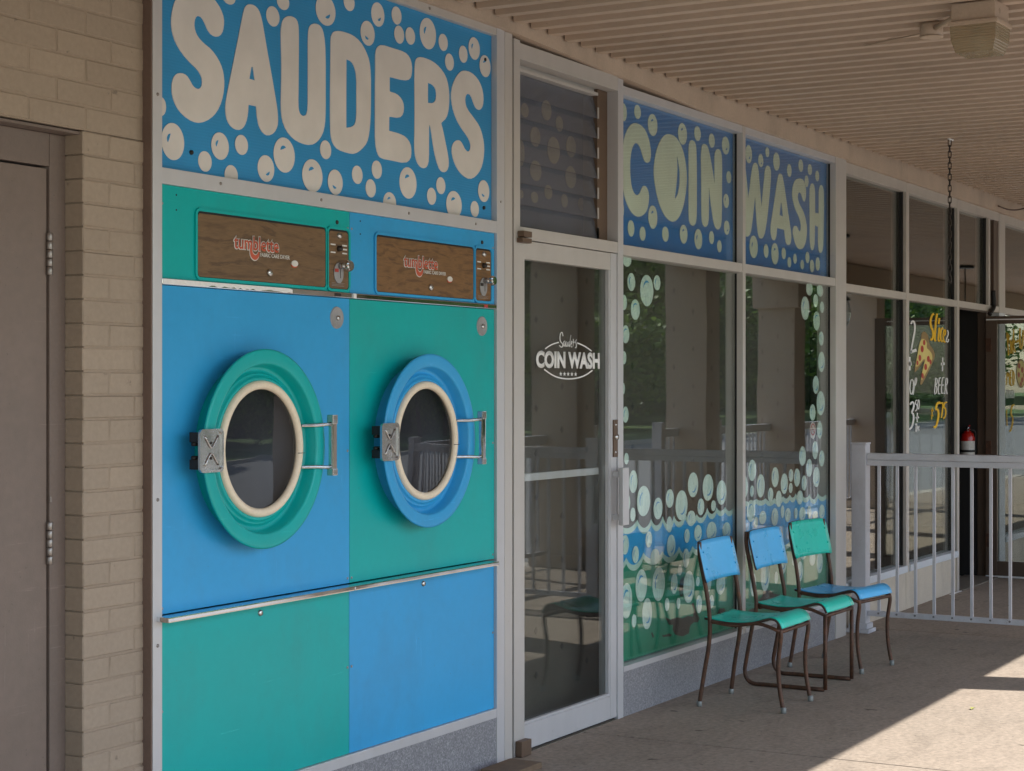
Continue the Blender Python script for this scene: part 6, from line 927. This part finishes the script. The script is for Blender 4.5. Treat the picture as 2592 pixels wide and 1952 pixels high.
# ================================================================== pizza shop front next door
pf = thing('storefront_frame', 'weathered pizza shop front with painted window lettering and transom panes', 'shop front', (12.5, .1, 0))
N_ = 'nframe'; F0, F1 = .05, .16
obj('post', bx(10.806, 10.862, F0, F1, .2605, 2.9655, bev=.002), N_, pf)
for a, b in ((12.227, 12.292),): obj('mullion', bx(a, b, F0 - .001, F1, .2605, 2.962, bev=.002), N_, pf)
obj('door_jamb', bx(13.521, 13.576, F0 - .001, F1, 0, 2.962, bev=.002), N_, pf)
obj('mullion', bx(14.447, 14.497, F0 + .001, F1, 2.2005, 2.8965, bev=.002), N_, pf)
obj('dark_slot', bx(14.4975, 14.60, F0 + .07, F1, 2.201, 2.896), 'black', pf)
obj('door_jamb', bx(14.668, 14.7725, .126, .20, 0, 2.15, bev=.003), 'brownframe', pf)
obj('post', bx(14.773, 14.966, F0 - .002, F1, 2.1505, 2.962, bev=.003), N_, pf); obj('post', bx(14.773, 14.966, F0 - .002, F1, 0, 2.150, bev=.003), 'sillpaint', pf)
obj('mullion', bx(17.3, 17.36, F0, F1, .2605, 2.962, bev=.002), N_, pf)
for a, b in ((10.8625, 12.2265), (12.2925, 13.5205), (13.5765, 14.7725), (14.9665, 17.2995)):
    obj('rail', bx(a, b, F0 + .001, F1, 2.151, 2.200, bev=.002), N_, pf)
    obj('rail', bx(a, b, F0, F1, 2.897, 2.9655, bev=.002), N_, pf)
for a, b in ((10.8625, 12.2265), (12.2925, 13.5205), (14.9665, 17.2995)):
    sl = B(); box(sl, a, b, F0 - .012, F0 + .012, .2615, .308, bev=.003); box(sl, a, b, F0 + .0125, F1, .2615, .306); obj('sill', sl, 'sillpaint', pf)
    obj('bulkhead', bx(a - .03, b + .03, F0 + .012, F1, 0, .261), 'bulk', pf)
obj('bulkhead', bx(10.801, 10.832, .03, F1, 0, .2605), 'bulk', pf)
obj('rail_strip', bx(14.64, 14.7725, F0 + .01, .14, 2.201, 2.897), 'brownframe', pf)
def npane(x0, x1, z0, z1, y=.096): return obj('glass_pane', bx(x0, x1, y, y + .006, z0, z1), 'glass_dark', pf)
for x in (12.214, 13.508, 14.435): obj('gasket', bx(x, x + .012, F0 + .022, F0 + .0455, 2.2005, 2.8965), 'black', pf)
for x in (12.214, 13.508): obj('gasket', bx(x, x + .012, F0 + .022, F0 + .0455, .31, 2.150), 'black', pf)
npane(10.863, 12.226, 2.2, 2.897); npane(12.293, 13.520, 2.2, 2.897); npane(13.577, 14.446, 2.2, 2.897); npane(14.967, 17.299, 2.2, 2.897)
npane(10.863, 12.226, .308, 2.151); w2_ = npane(12.293, 13.520, .308, 2.151); w4_ = npane(14.967, 17.299, .308, 2.151)
yL = .0945
def stroke_group(name, strokes, mat, parent):
    for s_ in strokes: obj(name, ribbon_bm([s_], yL, .0008), mat, parent)
stroke_group('painted_stroke', PIZZA_WHITE, 'bright', w2_); stroke_group('painted_stroke', PIZZA_GOLD, 'gold', w2_)
stroke_group('painted_stroke', PIZZA2_GOLD, 'gold', w4_); stroke_group('painted_stroke', PIZZA2_WHITE, 'bright', w4_)
obj('painted_slice', plate(SLICE_CRUST, None, yL + .0004, .0008), 'crust', w2_); obj('slice_cheese', plate(SLICE_CHEESE, None, yL - .0004, .0006), 'cheese', w2_)
for b_ in SLICE_PEPPERONI: obj('pepperoni', plate(ngon_loop(*b_[:4], 14), None, yL - .001, .0005), 'pepperoni', w2_)
obj('painted_pizza', plate(ngon_loop(*ROUND_PIZZA[:4], 30), None, yL + .0003, .0006), 'crust', w4_)
rp = ROUND_PIZZA; obj('pizza_cheese', plate(ngon_loop(rp[0], rp[1], rp[2] * .86, rp[3] * .88, 30), None, yL - .0004, .0006), 'cheese', w4_)
for b_ in ROUND_PEPPERONI: obj('pepperoni', plate(ngon_loop(*b_[:4], 14), None, yL - .001, .0005), 'pepperoni', w4_)
struct('shop_threshold', bx(13.577, 14.66, .02, .3, -.004, .010), 'threshold')
# shop door standing open at a right angle to the front
od = thing('shop_door', 'brown framed glass shop door standing wide open beside the painted windows', 'door', (14.64, .05, 0))
X0, X1 = 14.622, 14.664
obj('stile', bx(X0, X1, -.045, .045, .02, 2.118, bev=.002), 'brownframe', od); obj('stile', bx(X0, X1, -.93, -.84, .02, 2.118, bev=.002), 'brownframe', od)
obj('top_rail', bx(X0 + .001, X1 - .001, -.8395, -.0455, 2.055, 2.118, bev=.002), 'brownframe', od); obj('bottom_rail', bx(X0 + .001, X1 - .001, -.8395, -.0455, .02, .135, bev=.002), 'brownframe', od)
obj('glass_pane', bx(14.640, 14.646, -.8395, -.0455, .1355, 2.0545), 'glass_dark', od)
obj('weather_strip', bx(X0 - .006, X0 - .001, -.82, .04, 2.085, 2.094), 'bright', od); obj('door_sweep', bx(X0 - .005, X1, -.93, .045, .006, .0195), 'bright', od)
for z0 in (.25, 1.0, 1.83): obj('hinge', bx(X0 - .008, X0 - .001, .0, .044, z0, z0 + .11, bev=.002), 'rust', od)
ar = B(); tube(ar, curve([(14.545, .04, 2.32), (14.54, .035, 2.225), (14.515, .03, 2.18), (14.43, .03, 2.145), (14.40, .03, 2.125)], 5), .018, 10); obj('closer_arm', ar, 'black', pf, True)
od.location.y += .075
# fire extinguisher hanging on the dark inside wall
fe = thing('fire_extinguisher', 'red fire extinguisher with white label inside the open shop doorway', 'fire extinguisher', (14.585, .27, .92))
ex, ey, ez = 14.602, .262, .90
obj('cylinder', lathe_z(B(), ex, ey, [(.045, ez), (.056, ez + .01), (.056, ez + .235), (.048, ez + .262), (.028, ez + .282), (.018, ez + .288)], 28), 'extred', fe, True)
obj('paper_label', lathe_z(B(), ex, ey, [(.0566, ez + .07), (.0568, ez + .071), (.0568, ez + .205), (.0566, ez + .206)], 28), 'label', fe, True)
obj('strap', lathe_z(B(), ex, ey, [(.0575, ez + .115), (.0585, ez + .117), (.0585, ez + .132), (.0575, ez + .134)], 28), 'black', fe, True)
vl = B(); lathe_z(vl, ex, ey, [(.016, ez + .288), (.016, ez + .315), (.010, ez + .322)], 14); obj('valve', vl, 'chrome_dull', fe, True)
lv_ = B(); tube(lv_, [(ex, ey, ez + .318), (ex - .05, ey - .03, ez + .332)], .006, 8); tube(lv_, [(ex, ey, ez + .306), (ex - .05, ey - .03, ez + .300)], .006, 8); obj('squeeze_lever', lv_, 'extred', fe, True)
hs = B(); tube(hs, curve([(ex, ey, ez + .30), (ex + .04, ey - .05, ez + .28), (ex + .045, ey - .05, ez + .18), (ex + .03, ey - .055, ez + .10)], 5), .007, 8); obj('hose', hs, 'black', fe, True)
obj('wall_bracket', bx(ex + .045, 14.669, ey - .02, ey + .02, ez + .05, ez + .25), 'black', fe)

# ================================================================== things under the canopy
cl_ = thing('ceiling_light', 'square cream ceiling light with ribbed glass lens under the canopy', 'light', (7.10, -1.80, 3.05))
lx, ly = 7.12, -1.80; a45 = R(28)
def rot(bm, c, a):
    bmesh.ops.rotate(bm, verts=bm.verts, cent=(c[0], c[1], 0), matrix=Matrix.Rotation(a, 3, 'Z')); return bm
LA = R(-3)
bd = obj('housing', rot(bx(lx - .088, lx + .088, ly - .088, ly + .088, 2.985, 3.055, bev=.004), (lx, ly), LA), 'fixture', cl_)
obj('knockout', rot(lathe_y(B(), lx - .03, 3.02, [(.0005, ly - .0895), (.010, ly - .0895), (.012, ly - .088)], 16), (lx, ly), LA), 'wire', bd)
kx_ = B()
for y_ in (-1,): pass
obj('rim', rot(bx(lx - .099, lx + .099, ly - .099, ly + .099, 2.967, 2.984, bev=.004), (lx, ly), LA), 'fixture', cl_)
le = B(); z0, z1 = 2.862, 2.9665
for r0, r1, za, zb_ in ((.092, .074, z1, z0),):
    v = [le.verts.new((lx + sx_ * r, ly + sy_ * r, zz)) for r, zz in ((r0, za), (.089, za - .055), (r1, zb_)) for sx_, sy_ in ((-1, -1), (1, -1), (1, 1), (-1, 1))]
    for k in (0, 4):
        for q in range(4): le.faces.new((v[k + q], v[k + (q + 1) % 4], v[k + 4 + (q + 1) % 4], v[k + 4 + q]))
    le.faces.new(v[8:12])
bmesh.ops.recalc_face_normals(le, faces=le.faces)
obj('lens', rot(le, (lx, ly), LA), 'lens', cl_)
obj('lamp', lathe_z(B(), lx, ly, [(.025, 2.87), (.034, 2.885), (.034, 2.93), (.02, 2.965)], 16), 'offwhite', cl_, True)
obj('side_box', rot(bx(lx + .0885, lx + .12, ly - .05, ly + .03, 2.985, 3.05, bev=.004), (lx, ly), LA), 'fixture', cl_)
jb = thing('junction_box', 'round cream junction box on the canopy next to the square light', 'junction box', (7.42, -1.52, 3.05))
jx, jy = 7.38, -1.53
obj('box_body', lathe_z(B(), jx, jy, [(.044, 3.002), (.048, 3.006), (.048, 3.05), (.046, 3.056)], 28), 'fixture', jb, True)
obj('cover_plate', lathe_z(B(), jx, jy, [(.040, 2.998), (.049, 2.999), (.049, 3.0015)], 28), 'fixture', jb, True)
cn = B(); tube(cn, [(jx - .04, jy - .03, 3.03), (lx + .03, ly + .10, 3.03)], .011, 12); obj('conduit', cn, 'fixture', jb, True)
tag(obj('cable', tube(B(), curve([(jx + .03, jy + .035, 3.03), (jx + .10, jy + .11, 3.035), (jx + .22, jy + .24, 3.05), (jx + .36, jy + .42, 3.06)], 6), .0035, 8), 'wire', None, True), 'thin painted cable running along the canopy from the round box', 'cable')

ch = thing('hanging_chain', 'dark steel chain hanging from the canopy in front of the pizza shop', 'chain', (10.868, -.633, 3.05))
cx_, cy_ = 10.868, -.633
zc = 3.052; me_l = []
lk0 = None; i = 0
while zc > 2.20:
    if lk0 is None:
        bm = B(); ring = [(.0095 * math.cos(a) , 0, (.0125 if math.sin(a) > 0 else -.0125) * (abs(math.cos(a)) < .98) + .0095 * math.sin(a)) for a in (2 * math.pi * q / 16 for q in range(17))]
        tube(bm, ring, .0031, 6, caps=False); bmesh.ops.remove_doubles(bm, verts=bm.verts, dist=.0001)
        lk0 = bm; me = bpy.data.meshes.new('link'); bm.to_mesh(me); bm.free(); me.materials.append(mt['chain']); lm = me
        for p in me.polygons: p.use_smooth = True
    o = bpy.data.objects.new('link', lm); C.objects.link(o); o.parent = ch
    o.location = (0, 0, zc - 3.05 - .022); o.rotation_euler.z = R(30 if i % 2 else 120)
    zc -= .0345; i += 1
hk = B(); tube(hk, curve([(cx_, cy_, 3.03), (cx_ + .012, cy_, 3.045), (cx_, cy_, 3.056)], 4), .004, 8); tube(hk, [(cx_ - .03, cy_, 3.054), (cx_ + .035, cy_ - .01, 3.052)], .006, 8); obj('hook', hk, 'bright', ch, True)
tag(obj('bent_wire', tube(B(), curve([(14.55, .0, 3.0), (14.75, -.02, 2.99), (14.95, -.05, 3.0), (15.15, -.12, 3.04)], 6), .006, 8), 'rust', None, True), 'loose rusty wire sticking out from the canopy trim', 'wire')

def lantern(x, y, label):
    t = thing('hanging_lantern', label, 'lantern', (x, y, 3.05), 'lanterns over the patio')
    obj('ceiling_plate', lathe_z(B(), x, y, [(.11, 3.02), (.12, 3.03), (.12, 3.05)], 20), 'lantern', t, True)
    bm = B(); tube(bm, [(x, y, 3.02), (x, y, 2.50)], .008, 8); obj('rod', bm, 'lantern', t, True)
    obj('cap', lathe_z(B(), x, y, [(.13, 2.40), (.12, 2.42), (.05, 2.48), (.02, 2.51)], 20), 'lantern', t, True)
    obj('globe', lathe_z(B(), x, y, [(.06, 2.10), (.11, 2.17), (.13, 2.26), (.12, 2.36), (.10, 2.40)], 20), 'glass', t, True)
    obj('base', lathe_z(B(), x, y, [(.02, 2.02), (.05, 2.05), (.07, 2.10), (.06, 2.115)], 20), 'lantern', t, True)
    bm = B()
    for k in range(4):
        a = R(45 + 90 * k); tube(bm, curve([(x + .06 * math.cos(a), y + .06 * math.sin(a), 2.10), (x + .14 * math.cos(a), y + .14 * math.sin(a), 2.25), (x + .11 * math.cos(a), y + .11 * math.sin(a), 2.41)], 5), .006, 6)
    obj('cage', bm, 'lantern', t, True); return t
lantern(17.14, -2.05, 'black hanging lantern over the patio above the short railing'); lantern(22.4, -2.2, 'black hanging lantern over the patio past the columns')

tag(obj('wood_block', bx(6.20, 6.44, -.20, -.05, .0, .026, bev=.006), 'wedge'), 'flat weathered wooden block on the pavement by the door post', 'wood block')
bm = B(); v = [bm.verts.new(p) for p in ((8.60, -1.37, .003), (8.615, -1.36, .012), (8.645, -1.372, .006), (8.63, -1.385, .010))]; bm.faces.new(v)
lf = obj('fallen_leaf', bm, 'leafbit'); tag(lf, 'small yellowish leaf lying on the shaded pavement', 'leaf')
tag(obj('paper_strip', bx(13.26, 13.55, .02, .04, .001, .004), 'bright'), 'thin white paper strip on the ground by the shop doorway', 'paper strip')

# ================================================================== across the car park (seen in the glass)
def crown(name, c, org, rx, rz, n, s, seed, mat, parent):
    """thousands of leaf-sized faces gathered in clumps through the crown"""
    rnd = random.Random(seed); V = []; F = []
    lobes = [(Vector((rnd.gauss(0, .45) * rx, rnd.gauss(0, .45) * rx, rnd.uniform(-.6, .75) * rz)), rnd.uniform(.28, .5)) for _ in range(18)]
    for _ in range(n):
        o, k = rnd.choice(lobes); d = Vector((rnd.gauss(0, 1), rnd.gauss(0, 1), rnd.gauss(0, 1))).normalized() * rnd.uniform(.55, 1.05)
        p = Vector(c) - Vector(org) + o + Vector((d.x * rx * k, d.y * rx * k, d.z * rz * k)); a = Vector((rnd.gauss(0, 1), rnd.gauss(0, 1), rnd.gauss(0, .6))).normalized(); b = a.orthogonal().normalized(); w = s * rnd.uniform(.6, 1.4)
        q = len(V); V += [p + a * w, p + b * w * .55, p - a * w, p - b * w * .55]; F.append((q, q + 1, q + 2, q + 3))
    me = bpy.data.meshes.new(name); me.from_pydata(V, [], F); me.materials.append(mt[mat])
    o = bpy.data.objects.new(name, me); C.objects.link(o); o.parent = parent
def tree(x, y, h, r, seed, mat, label):
    t = thing('tree', label, 'tree', (x, y, 0), 'trees beyond the car park'); rnd = random.Random(seed)
    bm = B(); top = h * .62
    tube(bm, curve([(x, y, -.3), (x + rnd.uniform(-.2, .2), y, top * .4), (x + rnd.uniform(-.4, .4), y + rnd.uniform(-.3, .3), top)], 5), [.26 - .015 * i for i in range(11)], 9)
    for k in range(6):
        a = rnd.uniform(0, 6.3); z0 = top * rnd.uniform(.4, .9); tube(bm, curve([(x, y, z0), (x + math.cos(a) * r * .35, y + math.sin(a) * r * .35, z0 + h * .12), (x + math.cos(a) * r * .7, y + math.sin(a) * r * .7, z0 + h * .22)], 4), [.10 - .009 * i for i in range(9)], 6)
    obj('trunk', bm, 'bark', t, True)
    crown('crown', (x, y, h * .55), (x, y, 0), r, h * .5, 13000, .15, seed, mat, t)
rt = random.Random(5)
spots = [(x + rt.uniform(-1, 1), -26 + rt.uniform(-1.3, 1.3), rt.uniform(7, 9), rt.uniform(3.4, 4.3)) for x in (24, 33, 40, 47, 54, 61, 68, 76, 84, 92, 101, 110)] + [(x, -37, rt.uniform(9, 11), 6) for x in (42, 54, 67, 81, 95, 110)]
for i, (x, y, h, r_) in enumerate(spots): tree(x, y, h, r_, 40 + i, 'leaf' if i % 2 else 'leaf2', 'leafy green tree on the lawn across the car park')
for i, (x0, x1) in enumerate(((20, 45), (45.5, 72), (72.5, 115))):
    rnd = random.Random(90 + i); t = thing('hedge', ['dark hedge across the lawn opposite the dryers', 'dark hedge across the lawn opposite the windows', 'long dark hedge farther along the lawn'][i], 'hedge', ((x0 + x1) / 2, -31, 0), 'hedges along the back of the lawn')
    bm = B()
    for _ in range(int((x1 - x0) * 330)):
        p = Vector((rnd.uniform(x0, x1), -31 + rnd.gauss(0, .5), rnd.uniform(.1, 3.6) ** .9)); a = Vector((rnd.gauss(0, 1), rnd.gauss(0, 1), rnd.gauss(0, 1))).normalized(); b = a.orthogonal().normalized(); w = rnd.uniform(.12, .28)
        vs = [bm.verts.new(p + q) for q in (a * w, b * w * .6, -a * w, -b * w * .6)]; bm.faces.new(vs)
    obj('foliage', bm, 'leaf2', t)
fc = thing('board_fence', 'weathered grey board fence behind the far hedge', 'fence', (56, -33, 0))
f0 = obj('board', bx(0, .19, -33.02, -32.98, .2, 2.6), 'fence', fc)
for k in range(1, 260):
    o = f0.copy(); C.objects.link(o); o.location.x = f0.location.x + k * .2 + 30; o.location.z = random.uniform(-.03, .03)
obj('fence_rail', bx(29, 83, -33.08, -33.021, 1.9, 2.0), 'fence', fc)
